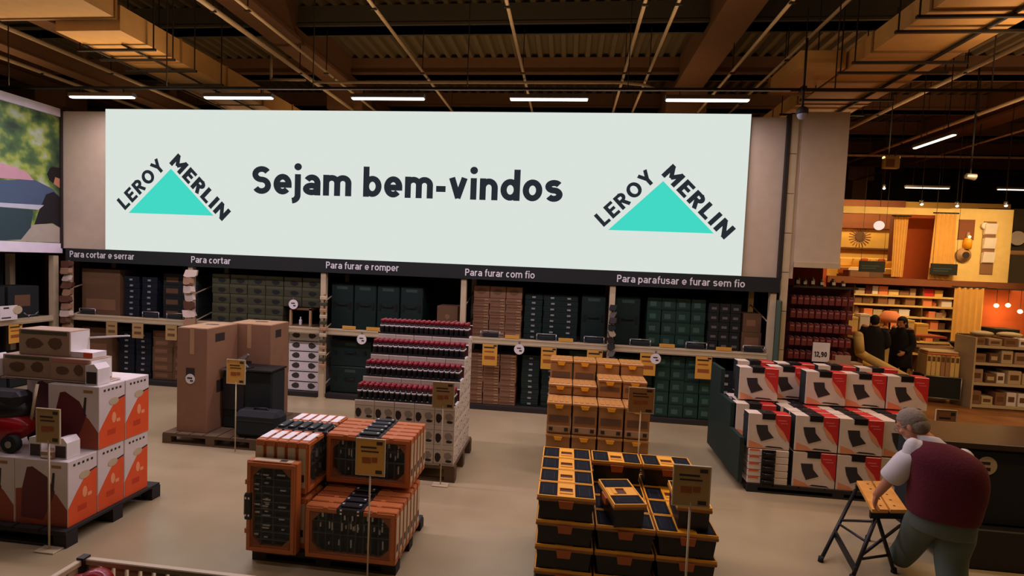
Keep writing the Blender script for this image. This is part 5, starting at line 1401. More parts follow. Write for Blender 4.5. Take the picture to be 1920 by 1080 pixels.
bm = bmesh.new(); lathe(bm, [(0.03, 0.42), (0.05, 0.30), (0.05, 0.29)], 12); obj('holder', bm, m_acc, t)
bm = bmesh.new(); lathe(bm, [(0.09, -0.02), (0.10, 0.20), (0.05, 0.28)], 14); obj('shade', bm, m_yel, t)
bm = bmesh.new(); ell(bm, (0, -0.06, 0.30), (0.03, 0.03, 0.03)); obj('bulb', bm, emit('bulb_glow', (1.0, 0.8, 0.4), 4.0, True), t)
t = thing('woven_hat', 'round woven hat with dark opening on the cream feature wall', 'hat', (10.31, 14.45, 3.20))
bm = bmesh.new(); lathe(bm, [(0.19, 0.0), (0.18, 0.03), (0.10, 0.05), (0.09, 0.09)], 18, 0, Matrix.Rotation(math.pi / 2, 4, 'X')); obj('brim', bm, m_cardT, t)
bm = bmesh.new(); cyl(bm, (0, -0.085, 0), (0, -0.095, 0), 0.088, seg=16); obj('opening', bm, m_ink, t)
# niche goods at right edge
for k, (x, z, h, m, l) in enumerate(((11.55, 2.52, 0.75, m_beamd, 'dark cabinet at the right edge of the upper showroom'), (12.1, 3.28, 0.12, m_cardT, 'tan board shelf in the dark niche at right edge'))):
    o = obj('cabinet' if k == 0 else 'niche_shelf', B((x - 0.4, x + 0.8, 15.0, 15.55, z, z + h), (x - 0.36, x + 0.1, 14.985, 15.0, z + 0.02, z + h - 0.02), bev=0.004), m); tag(o, l, ('cabinet', 'shelf')[k])
t = thing('wall_clock', 'white round clock in the dark niche at the right edge', 'clock', (12.45, 15.57, 3.78))
bm = bmesh.new(); cyl(bm, (0, 0, 0), (0, -0.03, 0), 0.20, seg=20); obj('face', bm, m_white, t)
bm = bmesh.new(); cyl(bm, (0, 0.02, 0), (0, -0.02, 0), 0.23, seg=20); obj('rim', bm, m_black, t)
# track spots along the top
for i, (x, y, z) in enumerate(((9.95, 14.3, 4.46), (9.1, 14.3, 4.48), (11.1, 14.3, 4.50), (9.3, 16.3, 5.2))):
    t = thing('track_spot', f'bright small spotlight above the showroom, {ON[i + 1]} of four', 'lamp', (x, y, z), 0, 'showroom spotlights')
    bm = bmesh.new(); cyl(bm, (0, 0, 0.0), (0, 0, 0.10), 0.04, seg=10); obj('can', bm, m_grey, t)
    bm = bmesh.new(); ell(bm, (0, -0.015, -0.005), (0.036, 0.036, 0.03), 10, 6); obj('lens', bm, emit('spot_lens', (1.0, 0.86, 0.7), 5.0, True), t)
    bm = bmesh.new(); cyl(bm, (0, 0, 0.10), (0, 0, 7.90 - z), 0.008, seg=6); obj('stem', bm, m_dark, t)

# lower shelving with goods
sh = thing('display_shelving', 'tall warm-lit showroom shelving full of home goods behind the two shoppers', 'shelving', (7.75, 14.55, 0))
SZ = [0.5, 0.83, 1.16, 1.48, 1.78, 2.04]
for z in SZ: obj('shelf', B((0, 2.55, 0, 0.5, z, z + 0.025), (0, 2.55, -0.012, 0, z - 0.02, z + 0.03)), m_bwall, sh)
for x in (0, 1.72, 2.53): obj('upright', B((x, x + 0.03, 0.0, 0.5, 0, 2.30)), m_cardD, sh)
obj('back_board', B((0, 2.55, 0.5, 0.52, 0, 2.32)), m_card, sh)
pal = [m_red, m_bwall, m_maroon, m_ywall, m_card, m_white, m_cardD, m_acc, m_peach, m_cream]
k = 0
for r, z in enumerate(SZ):
    x = 0.06; i = 0
    while x < 2.45:
        w_ = random.uniform(0.13, 0.27); h = random.uniform(0.13, 0.25)
        if x < 1.72 < x + w_ + 0.03: x = 1.77; continue
        if x + w_ > 2.50: break
        m = pal[(k * 3 + r) % 10] if r == 5 else random.choice(pal[4:])
        i += 1
        nm, bmx = ('basket', None) if r == 5 else ('storage_box', None)
        bmx = bmesh.new()
        if k % 3 == 1 and r < 5:
            lathe(bmx, [(w_ * 0.30, 0), (w_ * 0.42, h * 0.3), (w_ * 0.40, h * 0.7), (w_ * 0.2, h * 0.9), (w_ * 0.22, h)], 10, 0, Matrix.Translation((0, 0.16, 0))); nm = 'vase'
        else:
            box(bmx, -w_ / 2, w_ / 2, 0.0, 0.3, 0, h, 0, 0.008); box(bmx, -w_ / 2 - 0.004, w_ / 2 + 0.004, -0.004, 0.304, h - 0.03, h - 0.012, 0)
        o = obj(nm, bmx, m)
        CNM = {m_red: 'red', m_bwall: 'pale yellow', m_maroon: 'maroon', m_ywall: 'mustard', m_card: 'brown', m_white: 'white', m_cardD: 'dark brown', m_acc: 'tan', m_peach: 'peach', m_cream: 'cream'}[m]
        tag(o, f'{CNM} {nm.replace("_", " ")} on the {vert(r, 6)} showroom shelf, {ON[i]} from the left', nm.split('_')[-1], 'home goods on showroom shelves')
        o.location = (7.75 + x + w_ / 2, 14.60, z + 0.026)
        x += w_ + 0.02; k += 1
# display table with lamps in front of the shelves
dt = thing('display_table', 'long pale display counter before the showroom shelves', 'table', (6.2, 12.6, 0))
obj('top', B((0, 2.6, 0, 0.7, 1.16, 1.21)), mat('red_edge_top', (150, 70, 44), 0.5), dt); obj('body', B((0.05, 1.9, 0.05, 0.65, 0.08, 1.16)), m_bwall, dt); obj('plinth', B((0.08, 1.88, 0.08, 0.62, 0, 0.08)), m_cardD, dt)
for i, x in enumerate((6.55, 7.72)):
    t = thing('table_lamp', f'table lamp with peach shade on the display counter, {("left", "right")[i]} one', 'lamp', (x, 12.9, 1.21), 0, 'peach table lamps')
    bm = bmesh.new(); lathe(bm, [(0.10, 0), (0.10, 0.02), (0.02, 0.04), (0.02, 0.30)], 12); obj('base', bm, m_cardD, t)
    bm = bmesh.new(); lathe(bm, [(0.26 if i else 0.17, 0.26), (0.24 if i else 0.15, 0.36), (0.12 if i else 0.09, 0.52)], 18); obj('shade', bm, m_peach, t)
for i, (x, w_, h, m, nm) in enumerate(((6.85, 0.24, 0.34, m_bwall, 'pale yellow'), (7.12, 0.22, 0.42, m_white, 'white'), (7.36, 0.20, 0.30, m_ywall, 'mustard'), (8.1, 0.24, 0.33, m_bwall, 'cream yellow'), (8.4, 0.26, 0.26, m_ywall, 'ochre'))):
    o = obj('gift_box', B((-w_ / 2, w_ / 2, 0, 0.26, 0, h), (-w_ / 2 - 0.004, w_ / 2 + 0.004, -0.004, 0.264, h - 0.05, h + 0.002), bev=0.004), m); tag(o, f'{nm} box on the display counter between the peach lamps, {ON[i + 1]} from left', 'box', 'boxes on display counter'); o.location = (x, 12.82, 1.21)
# round dining table with bowl
t = thing('dining_table', 'round brown dining table carrying a dark bowl in the showroom', 'table', (8.55, 12.2, 0))
bm = bmesh.new(); lathe(bm, [(0.62, 0.94), (0.64, 0.97), (0.62, 1.0)], 28); obj('top', bm, m_cardD, t)
bm = bmesh.new(); lathe(bm, [(0.30, 0), (0.28, 0.03), (0.06, 0.10), (0.06, 0.94)], 18); obj('pedestal', bm, m_cardD, t)
t = thing('bowl', 'dark bowl standing on the round brown showroom table', 'bowl', (8.75, 12.15, 1.001))
bm = bmesh.new(); lathe(bm, [(0.06, 0), (0.08, 0.012), (0.15, 0.08), (0.19, 0.15), (0.175, 0.15), (0.14, 0.09)], 22); obj('vessel', bm, m_blackm, t); bm = bmesh.new(); cyl(bm, (0, 0, 0.0), (0, 0, 0.01), 0.065, seg=16); obj('foot', bm, m_cardD, t)
for i, (x, y) in enumerate(((7.98, 11.78), (8.66, 11.64))):
    t = thing('dining_chair', f'tan upholstered tub chair at the round table, {("left", "right")[i]} one', 'chair', (x, y, 0), 0, 'tub chairs')
    bm = bmesh.new(); ell(bm, (0, 0, 0.44), (0.24, 0.24, 0.09)); obj('seat', bm, m_acc, t)
    bm = bmesh.new()
    for a in range(-4, 5):
        q = -math.pi / 2 + a * 0.36; ell(bm, (0.24 * math.cos(q), 0.24 * math.sin(q), 0.60), (0.06, 0.06, 0.16), 8, 6)
    obj('backrest', bm, m_acc, t)
    for sx in (-0.15, 0.15):
        for sy in (-0.15, 0.15):
            bm = bmesh.new(); cyl(bm, (sx * 1.2, sy * 1.2, 0), (sx, sy, 0.40), 0.012, 0.016, seg=6); obj('leg', bm, m_cardD, t)
# glowing niche with bulbs and dark cabinet
struct('wall_niche', B((10.3, 12.4, 13.9, 13.98, 0, 2.36)), m_owall)
t = thing('bulb_cluster', 'cluster of three glowing bulbs in the orange niche at right', 'lamp', (10.75, 13.55, 1.85))
for i, (x, z) in enumerate(((-0.24, 0.10), (0.02, 0.12), (0.30, -0.02))):
    bm = bmesh.new(); ell(bm, (x, 0, z), (0.05, 0.05, 0.05), 10, 8); obj('bulb', bm, emit('bulb_hot', (1.0, 0.66, 0.28), 9.0, True), t)
    bm = bmesh.new(); cyl(bm, (x, 0, z + 0.04), (x, 0, 0.50), 0.006, seg=6); obj('cord', bm, m_dark, t)
obj('canopy', B((-0.3, 0.35, -0.04, 0.4, 0.49, 0.52)), m_dark, t)
pl_ = bpy.data.lights.new('bulb_light', 'POINT'); pl_.energy = 14; pl_.color = (1, 0.5, 0.16); pl_.shadow_soft_size = 0.1
po = bpy.data.objects.new('bulb_light', pl_); COL.objects.link(po); po.location = (10.8, 13.5, 1.75)
t = thing('side_cabinet', 'black side cabinet under the glowing bulbs', 'cabinet', (10.68, 13.35, 0))
obj('body', B((-0.32, 0.25, 0, 0.45, 0.05, 1.40), bev=0.01), m_blackm, t); obj('door', B((-0.30, -0.04, -0.015, 0, 0.08, 1.37)), m_black, t); obj('door', B((-0.02, 0.23, -0.015, 0, 0.08, 1.37)), m_black, t); obj('plinth', B((-0.3, 0.23, 0.02, 0.43, 0, 0.05)), m_dark, t)
# gondola with boxes at the right edge
gd = thing('gondola_shelf', 'pale gondola shelving of small boxes at the right edge', 'shelving', (8.05, 10.75, 0))
for z in (0.06, 0.50, 0.90, 1.24): obj('shelf', B((0, 2.4, 0, 0.5, z, z + 0.025), (0, 2.4, -0.01, 0.0, z - 0.02, z + 0.03)), m_cream, gd)
obj('end_panel', B((-0.03, 0.0, -0.01, 0.52, 0, 1.42)), m_cream, gd); obj('back_board', B((0, 2.4, 0.5, 0.53, 0, 1.44)), m_cardD, gd); obj('kick_plate', B((0, 2.4, 0.03, 0.06, 0, 0.06)), m_cream, gd)
for r, z in enumerate((0.086, 0.526, 0.926, 1.266)):
    x = 0.03; i = 0
    while x < 2.15:
        w_ = random.uniform(0.14, 0.24); h = random.uniform(0.16, 0.27) if r < 3 else random.uniform(0.12, 0.17); i += 1
        m = random.choice([m_acc, m_card, m_cream, m_cardT, m_cardD, m_white, m_bwall])
        CNM = {m_bwall: 'pale yellow', m_card: 'brown', m_white: 'white', m_cardD: 'dark brown', m_acc: 'tan', m_cream: 'cream', m_cardT: 'light brown'}[m]
        bm = bmesh.new(); box(bm, -w_ / 2, w_ / 2, 0, 0.3, 0, h, 0, 0.006); box(bm, -w_ * 0.35, w_ * 0.3, -0.002, 0, h * 0.3, h * 0.7, 1)
        o = obj('goods_box', bm, [m, m_cardD if m is not m_cardD else m_cream]); tag(o, f'{CNM} box on the {("bottom", "second lowest", "third lowest", "top")[r]} gondola shelf at right, {ON[i]} from left', 'box', 'boxes on the gondola')
        o.location = (8.05 + x + w_ / 2, 10.79 + random.uniform(0, 0.04), z); o.rotation_euler = (0, 0, random.uniform(-0.08, 0.08))
        x += w_ + 0.035
for i, (x, w_) in enumerate(((8.3, 0.4), (8.8, 0.45), (9.3, 0.4))):
    bm = bmesh.new(); ell(bm, (0, 0, 0.05), (w_ / 2, 0.14, 0.055)); o = obj('pillow', bm, m_cream); tag(o, f'cream pillow lying on top of the right gondola, {ON[i + 1]} from left', 'pillow', 'pillows on gondola'); o.location = (x, 10.98, 1.435)
# bin of upright boards left of the gondola
t = thing('board_bin', 'black low bin on a steel frame holding upright pale boards', 'bin', (7.34, 11.02, 0), math.radians(-10))
obj('tub', B((0, 0.62, 0, 0.5, 0.12, 0.55)), m_blackm, t)
bm = bmesh.new()
for x in (0, 0.62):
    for y in (-0.005, 0.505): cyl(bm, (x, y, 0), (x, y, 0.58), 0.014, seg=6)
tube(bm, [(0, -0.005, 0.12), (0.62, -0.005, 0.12)], 0.012); tube(bm, [(0, -0.005, 0.56), (0.62, -0.005, 0.56)], 0.012); tube(bm, [(0, 0.505, 0.12), (0.62, 0.505, 0.12)], 0.012)
obj('steel_frame', bm, m_grey, t)
for i in range(7):
    bm = bmesh.new(); box(bm, 0, 0.072, -0.2, 0.2, 0, 0.43, 0, 0.004); box(bm, 0.01, 0.06, -0.202, -0.2, 0.30, 0.40, 1)
    o = obj('upright_board', bm, [random.choice([m_bwall, m_cream, m_cardT]), m_cardD]); tag(o, f'pale upright board in the black bin, {nth(i, 7)}', 'board', 'upright boards')
    v = Matrix.Rotation(math.radians(-10), 3, 'Z') @ Vector((0.04 + 0.08 * i, 0.25, 0)); o.location = (7.34 + v.x, 11.02 + v.y, 0.555); o.rotation_euler = (0, 0, math.radians(-10))
for i, z in enumerate((0.995, 1.04)):
    bm = bmesh.new(); box(bm, -0.27, 0.27, -0.19, 0.19, 0, 0.04, 0, 0.018); o = obj('folded_throw', bm, (m_peach, m_cream)[i]); tag(o, f'{("peach", "cream")[i]} folded throw lying on the upright boards, {("lower", "upper")[i]} one', 'throw', 'folded throws')
    v = Matrix.Rotation(math.radians(-10), 3, 'Z') @ Vector((0.31, 0.25, 0)); o.location = (7.34 + v.x, 11.02 + v.y, z - 0.008 + 0.001); o.rotation_euler = (0, 0, math.radians(-10))
# cream lounge chair with sloping side, half hidden behind the red cartons
t = thing('lounge_chair', 'cream lounge chair with a sloping padded arm behind the white and red cartons', 'chair', (5.62, 10.3, 0))
def padded(nm, pts, r, m):
    bm = bmesh.new(); tube(bm, pts, r, 10)
    for q in pts: ell(bm, q, (r, r, r), 10, 8)
    obj(nm, bm, m, t)
padded('arm', [(0.0, 0.0, 1.38), (0.05, 0.0, 1.05), (0.16, 0, 0.98), (0.90, 0.0, 0.62)], 0.085, m_bwall)
padded('arm', [(0.0, 0.75, 1.38), (0.05, 0.75, 1.05), (0.16, 0.75, 0.98), (0.90, 0.75, 0.62)], 0.085, m_bwall)
obj('side_panel', B((0.02, 0.12, 0.0, 0.75, 0.10, 1.30), (0.10, 0.90, 0.02, 0.73, 0.10, 0.52), bev=0.01), m_cardD, t)
obj('seat', B((0.12, 0.92, 0.08, 0.68, 0.521, 0.62), bev=0.03), m_bwall, t)
for x in (0.06, 0.86):
    for y in (0.05, 0.70): obj('leg', B((x - 0.02, x + 0.02, y - 0.02, y + 0.02, 0, 0.10)), m_cardD, t)


# ------------------------------------------------------------------ people
def capsules(bm, J, E):
    """tapered limbs between joints; the voxel remesh afterwards fuses them into one skin"""
    for a, b in E:
        (pa, ra), (pb, rb) = J[a], J[b]
        fa = ra if isinstance(ra, tuple) else (ra, ra); fb = rb if isinstance(rb, tuple) else (rb, rb)
        n = 6 if isinstance(ra, tuple) or isinstance(rb, tuple) else 1
        if n == 1:
            cyl(bm, pa, pb, fa[0], fb[0], 14)
        else:
            for k in range(n + 1):
                t = k / n; c = pa.lerp(pb, t); rx = fa[0] + (fb[0] - fa[0]) * t; ry = fa[1] + (fb[1] - fa[1]) * t
                ell(bm, c, (rx, ry, max(0.05, (pa - pb).length * 0.6)), 16, 10)
        for p, f in ((pa, fa), (pb, fb)):
            if f[0] == f[1]: ell(bm, p, (f[0],) * 3, 14, 10)


def loft(rings, seg=22, cap0=False, cap1=False):
    """rings: (centre, side vector, front vector, rx, ry, squareness); a smooth tube through them"""
    bm = bmesh.new(); V_ = []
    for c, sv, fv, rx, ry, q in rings:
        r = []
        for i in range(seg):
            a = 2 * math.pi * i / seg; ca, sa = math.cos(a), math.sin(a)
            r.append(bm.verts.new(c + sv * (rx * math.copysign(abs(ca) ** q, ca)) + fv * (ry * math.copysign(abs(sa) ** q, sa))))
        V_.append(r)
    for A_, B_ in zip(V_, V_[1:]):
        for i in range(seg):
            k = (i + 1) % seg; f = bm.faces.new((A_[i], A_[k], B_[k], B_[i])); f.smooth = True
    if cap0: bm.faces.new(V_[0])
    if cap1: bm.faces.new(V_[-1][::-1])
    bmesh.ops.recalc_face_normals(bm, faces=bm.faces[:])
    return bm


def finish(name, bm, m, parent, thick=0.006, sub=1):
    me = bpy.data.meshes.new(name); bm.to_mesh(me); bm.free()
    o = bpy.data.objects.new(name, me); COL.objects.link(o)
    if thick:
        q = o.modifiers.new('S', 'SOLIDIFY'); q.thickness = thick; q.offset = 1
    q = o.modifiers.new('U', 'SUBSURF'); q.levels = sub; q.render_levels = sub
    bpy.context.view_layer.update()
    out = bpy.data.meshes.new_from_object(o.evaluated_get(bpy.context.evaluated_depsgraph_get()))
    bpy.data.objects.remove(o); bpy.data.meshes.remove(me)
    for p in out.polygons: p.use_smooth = True
    out.materials.append(m)
    o = bpy.data.objects.new(name, out); COL.objects.link(o); o.parent = parent
    return o


def limb(name, pts, m, parent, jit=0.0):
    """pts: (centre, radius); tube across them, rings square to the path"""
    R_ = []; rr = random.Random(len(pts) * 7)
    for i, (c, r) in enumerate(pts):
        a = pts[max(i - 1, 0)][0]; b = pts[min(i + 1, len(pts) - 1)][0]; d = (b - a).normalized()
        sv = d.cross(Vector((0, 1, 0))).normalized(); fv = sv.cross(d).normalized()
        R_.append((c + Vector((rr.uniform(-jit, jit), rr.uniform(-jit, jit), 0)), sv, fv, r, r, 1.0))
    return finish(name, loft(R_, 16), m, parent)


def remesh(bm, vox):
    me = bpy.data.meshes.new('rm'); bm.to_mesh(me); bm.free()
    o = bpy.data.objects.new('rm', me); COL.objects.link(o)
    m = o.modifiers.new('R', 'REMESH'); m.mode = 'VOXEL'; m.voxel_size = vox; m.use_smooth_shade = True
    s_ = o.modifiers.new('S', 'SMOOTH'); s_.factor = 0.5; s_.iterations = 2
    bpy.context.view_layer.update()
    out = bpy.data.meshes.new_from_object(o.evaluated_get(bpy.context.evaluated_depsgraph_get()))
    bpy.data.objects.remove(o); bpy.data.meshes.remove(me)
    for p in out.polygons: p.use_smooth = True
    return out


def head_parts(bm, c, R, s=1.0):
    """skull, jaw, nose, brow, ears added to bm at centre c; R rotates (face looks along local -Y)"""
    def e(p, r): ell(bm, c + R @ Vector(p) * s, tuple(x * s for x in r), 16, 12, 0, R.to_quaternion())
    e((0, 0.012, 0.03), (0.077, 0.095, 0.093)); e((0, -0.022, -0.045), (0.060, 0.070, 0.075)); e((0, -0.058, -0.095), (0.032, 0.028, 0.024))
    e((0, -0.098, -0.022), (0.014, 0.020, 0.024)); e((0, -0.086, 0.005), (0.011, 0.016, 0.03)); e((0, -0.078, 0.028), (0.052, 0.014, 0.012))
    e((0, -0.083, -0.066), (0.026, 0.010, 0.008)); e((0, -0.080, -0.078), (0.022, 0.010, 0.007))
    for sx in (-1, 1): e((sx * 0.078, 0.012, -0.012), (0.011, 0.020, 0.032)); e((sx * 0.045, -0.066, -0.025), (0.020, 0.018, 0.018))


def hand_parts(bm, wrist, d, up, side, curl=0.5, s=1.0):
    """palm plus five separately skinned fingers; d: direction, up: back of hand, side: thumb side"""
    d = d.normalized(); side = (side - d * side.dot(d)).normalized(); n = d.cross(side).normalized()
    if n.dot(up) < 0: n = -n
    R = Matrix((side, d, n)).transposed()
    pc = wrist + d * 0.048 * s
    ell(bm, pc, (0.042 * s, 0.054 * s, 0.018 * s), 14, 10, 0, R.to_quaternion())
    for k, (off, L) in enumerate(((0.030, 0.070), (0.010, 0.080), (-0.011, 0.074), (-0.031, 0.058))):
        p0 = wrist + d * 0.070 * s + side * off * s; dirv = d.copy(); pts = [p0]
        for j, f in enumerate((0.45, 0.32, 0.23)):
            dirv = (dirv - n * curl * (0.5 + 0.4 * j)).normalized(); pts.append(pts[-1] + dirv * L * f * s)
        for a, b, r in zip(pts, pts[1:], (0.0095, 0.0088, 0.0078)):
            cyl(bm, a, b, r * s, r * 0.93 * s, seg=8); ell(bm, b, (r * s,) * 3, 8, 6)
    p0 = wrist + d * 0.025 * s + side * 0.034 * s; dv = (d * 0.7 + side * 0.75 - n * 0.25).normalized()
    for L, r in ((0.034, 0.012), (0.028, 0.0105)):
        p1 = p0 + dv * L * s; cyl(bm, p0, p1, r * s, r * 0.9 * s, seg=8); ell(bm, p1, (r * 0.9 * s,) * 3, 8, 6); p0 = p1; dv = (dv + d * 0.5 - n * 0.2).normalized()


def add_mesh(bm, me): bm.from_mesh(me); bpy.data.meshes.remove(me)


def make_person(label, J, E, root, head_c, head_R, hands, mats_f, mats, vox=0.012, hs=1.0):
    bm = bmesh.new(); capsules(bm, J, E)
    head_parts(bm, head_c, head_R, hs)
    for h in hands: hand_parts(bm, *h)
    me = remesh(bm, vox)
    for m in mats: me.materials.append(m)
    for p in me.polygons: p.material_index = mats_f(p.center)
    o = bpy.data.objects.new('person', me); COL.objects.link(o)
    tag(o, label, 'person')
    return o


def hair_cap(head_c, R, s, m, parent, back=0.0, drop=-0.03, thick=1.0):
    t = bmesh.new()
    for (p, r) in (((0, 0.020, 0.036), (0.083, 0.098, 0.096)), ((0, 0.045, -0.005), (0.078, 0.070, 0.075))):
        ell(t, head_c + R @ Vector(p) * s, tuple(x * s * thick for x in r), 20, 14, 0, R.to_quaternion())
    if back: ell(t, head_c + R @ Vector((0, 0.06, -0.08 - back * 0.3)) * s, (0.075 * s, 0.05 * s, (0.08 + back) * s), 16, 10, 0, R.to_quaternion())
    Ri = R.inverted()
    dl_ = [v for v in t.verts if (lambda q: q.y < -0.045 and q.z < 0.055 or (q.z < drop and q.y < 0.0))((Ri @ (v.co - head_c)) / s)]
    bmesh.ops.delete(t, geom=dl_, context='VERTS')
    me = remesh_open(t)
    me.materials.append(m)
    o = bpy.data.objects.new('hair', me); COL.objects.link(o); o.parent = parent


def remesh_open(t):
    me = bpy.data.meshes.new('hair'); t.to_mesh(me); t.free()
    for p in me.polygons: p.use_smooth = True
    return me


def V(*a): return Vector(a)


# -- the stooping man in the wine vest
hc = V(2.765, 4.25, 1.345)
hR = (Matrix.Rotation(math.radians(180 + 38), 3, 'Z') @ Matrix.Rotation(math.radians(30), 3, 'X'))
J = {'hip': (V(2.93, 4.10, 0.76), (0.165, 0.125)), 'waist': (V(2.93, 4.06, 0.92), (0.165, 0.12)), 'chest': (V(2.90, 4.08, 1.10), (0.175, 0.125)), 'neckb': (V(2.865, 4.135, 1.21), (0.10, 0.08)),
     'neck': (V(2.825, 4.19, 1.275), 0.055), 'skull': (V(2.785, 4.24, 1.325), 0.055),
     'shl': (V(2.715, 4.14, 1.16), 0.066), 'ell': (V(2.64, 4.20, 0.97), 0.044), 'wrl': (V(2.595, 4.32, 0.745), 0.029), 'hdl': (V(2.59, 4.335, 0.725), 0.022),
     'shr': (V(3.03, 4.07, 1.16), 0.066), 'elr': (V(3.08, 4.22, 0.95), 0.044), 'wrr': (V(3.03, 4.38, 0.82), 0.029), 'hdr': (V(3.015, 4.40, 0.81), 0.022),
     'thl': (V(2.86, 4.13, 0.68), 0.095), 'knl': (V(2.92, 4.34, 0.42), 0.066), 'anl': (V(2.94, 4.56, 0.10), 0.044), 'tol': (V(2.98, 4.70, 0.05), 0.04),
     'thr': (V(3.02, 4.08, 0.68), 0.095), 'knr': (V(3.03, 4.14, 0.42), 0.066), 'anr': (V(3.02, 4.02, 0.10), 0.044), 'tor': (V(3.00, 4.18, 0.05), 0.04)}
E_ = [('hip', 'waist'), ('waist', 'chest'), ('chest', 'neckb'), ('neckb', 'neck'), ('neck', 'skull'), ('chest', 'shl'), ('shl', 'ell'), ('ell', 'wrl'), ('wrl', 'hdl'),
      ('chest', 'shr'), ('shr', 'elr'), ('elr', 'wrr'), ('wrr', 'hdr'), ('hip', 'thl'), ('thl', 'knl'), ('knl', 'anl'), ('anl', 'tol'), ('hip', 'thr'), ('thr', 'knr'), ('knr', 'anr'), ('anr', 'tor')]


def man_mat(c):
    if c.z < 0.115: return 2
    if c.z < 0.80 and c.x > 2.70 and c.y < 4.60 and not (c.z > 0.7 and c.y > 4.28): return 1
    if 0.99 < c.z < 1.25 or (1.2 < c.z < 1.29 and math.hypot(c.x - 2.835, c.y - 4.18) > 0.075 and math.hypot(c.x - hc.x, c.y - hc.y) > 0.11): return 3
    return 0


man = make_person('elderly man stooping over the work bench in wine vest, pale shirt and grey trousers', J, E_, 'hip', hc, hR,
                  [(V(2.592, 4.33, 0.735), V(0.02, 0.12, -0.72), V(-1, 0.1, 0.2), V(0.55, 0.7, 0.1), 0.45, 1.05), (V(3.015, 4.40, 0.81), V(-0.15, 0.3, -0.35), V(0.4, 0.3, 0.8), V(-0.9, 0.1, 0), 0.5, 1.05)],
                  man_mat, [m_skin, m_trou, m_blackm, m_shirt], 0.0085, 1.02)
SD = V(0.94, -0.34, 0).normalized(); FW_ = V(0.30, 0.90, -0.30).normalized(); F0_ = V(0.34, 0.94, 0).normalized()
finish('vest', loft([(V(2.918, 4.085, 0.715), SD, F0_, 0.205, 0.165, 0.85), (V(2.918, 4.08, 0.74), SD, F0_, 0.212, 0.168, 0.85), (V(2.918, 4.075, 0.82), SD, F0_, 0.218, 0.170, 0.85), (V(2.922, 4.06, 0.94), SD, F0_, 0.226, 0.168, 0.82),
                     (V(2.915, 4.06, 1.03), SD, FW_, 0.232, 0.160, 0.80), (V(2.90, 4.075, 1.11), SD, FW_, 0.234, 0.145, 0.78), (V(2.89, 4.095, 1.175), SD, FW_, 0.220, 0.122, 0.85), (V(2.875, 4.125, 1.222), SD, FW_, 0.160, 0.098, 0.95), (V(2.858, 4.148, 1.25), SD, FW_, 0.088, 0.078, 1.0)], 28), m_vest, man, 0.012, 2)
finish('trousers', loft([(V(2.945, 4.08, 0.84), SD, F0_, 0.190, 0.15, 0.9), (V(2.93, 4.085, 0.74), SD, F0_, 0.197, 0.158, 0.9), (V(2.93, 4.09, 0.66), SD, F0_, 0.202, 0.16, 0.9), (V(2.935, 4.10, 0.58), SD, F0_, 0.192, 0.148, 0.9)], 24), m_trou, man, 0.006, 1)
limb('trouser_leg', [(V(2.86, 4.13, 0.68), 0.11), (V(2.865, 4.20, 0.58), 0.122), (V(2.92, 4.33, 0.42), 0.098), (V(2.935, 4.44, 0.25), 0.088), (V(2.94, 4.55, 0.10), 0.082)], m_trou, man, 0.006)
limb('trouser_leg', [(V(3.03, 4.08, 0.68), 0.11), (V(3.035, 4.09, 0.56), 0.125), (V(3.035, 4.13, 0.40), 0.102), (V(3.03, 4.08, 0.22), 0.092), (V(3.02, 4.03, 0.06), 0.088)], m_trou, man, 0.006)
for a_, e_, w_ in (('shl', 'ell', 'wrl'), ('shr', 'elr', 'wrr')):
    A0 = J[a_][0]; E0 = J[e_][0]; W0 = J[w_][0]
    inw = (V(2.90, 4.08, 1.13) - A0).normalized()
    limb('sleeve', [(A0 + inw * 0.10 + V(0, 0, -0.045), 0.070), (A0 + V(0, 0, -0.012), 0.084), (A0.lerp(E0, 0.35), 0.078), (A0.lerp(E0, 0.7), 0.080), (E0, 0.078), (E0.lerp(W0, 0.22), 0.074)], m_shirt, man, 0.007)
finish('collar', loft([(V(2.862, 4.145, 1.235), SD, FW_, 0.086, 0.076, 1), (V(2.848, 4.165, 1.265), SD, FW_, 0.076, 0.070, 1), (V(2.834, 4.182, 1.288), SD, FW_, 0.069, 0.066, 1)], 20), m_shirt, man, 0.008, 1)
hair_cap(hc, hR, 1.04, m_hairg, man, 0, -0.03)
bm = bmesh.new()
for sx in (-1, 1):
    c = hc + hR @ V(sx * 0.034, -0.105, 0.002)
    t = bmesh.new()
    for k in range(14):
        a0 = 2 * math.pi * k / 14; a1 = 2 * math.pi * (k + 1) / 14
        cyl(bm, c + hR @ V(0.026 * math.cos(a0), 0, 0.02 * math.sin(a0)), c + hR @ V(0.026 * math.cos(a1), 0, 0.02 * math.sin(a1)), 0.002, seg=5)
    t.free()
    cyl(bm, c + hR @ V(sx * 0.026, 0, 0.005), hc + hR @ V(sx * 0.086, 0.01, 0.012), 0.002, seg=5)
cyl(bm, hc + hR @ V(-0.008, -0.105, 0.004), hc + hR @ V(0.008, -0.105, 0.004), 0.002, seg=5)
obj('glasses', bm, m_grey, man)


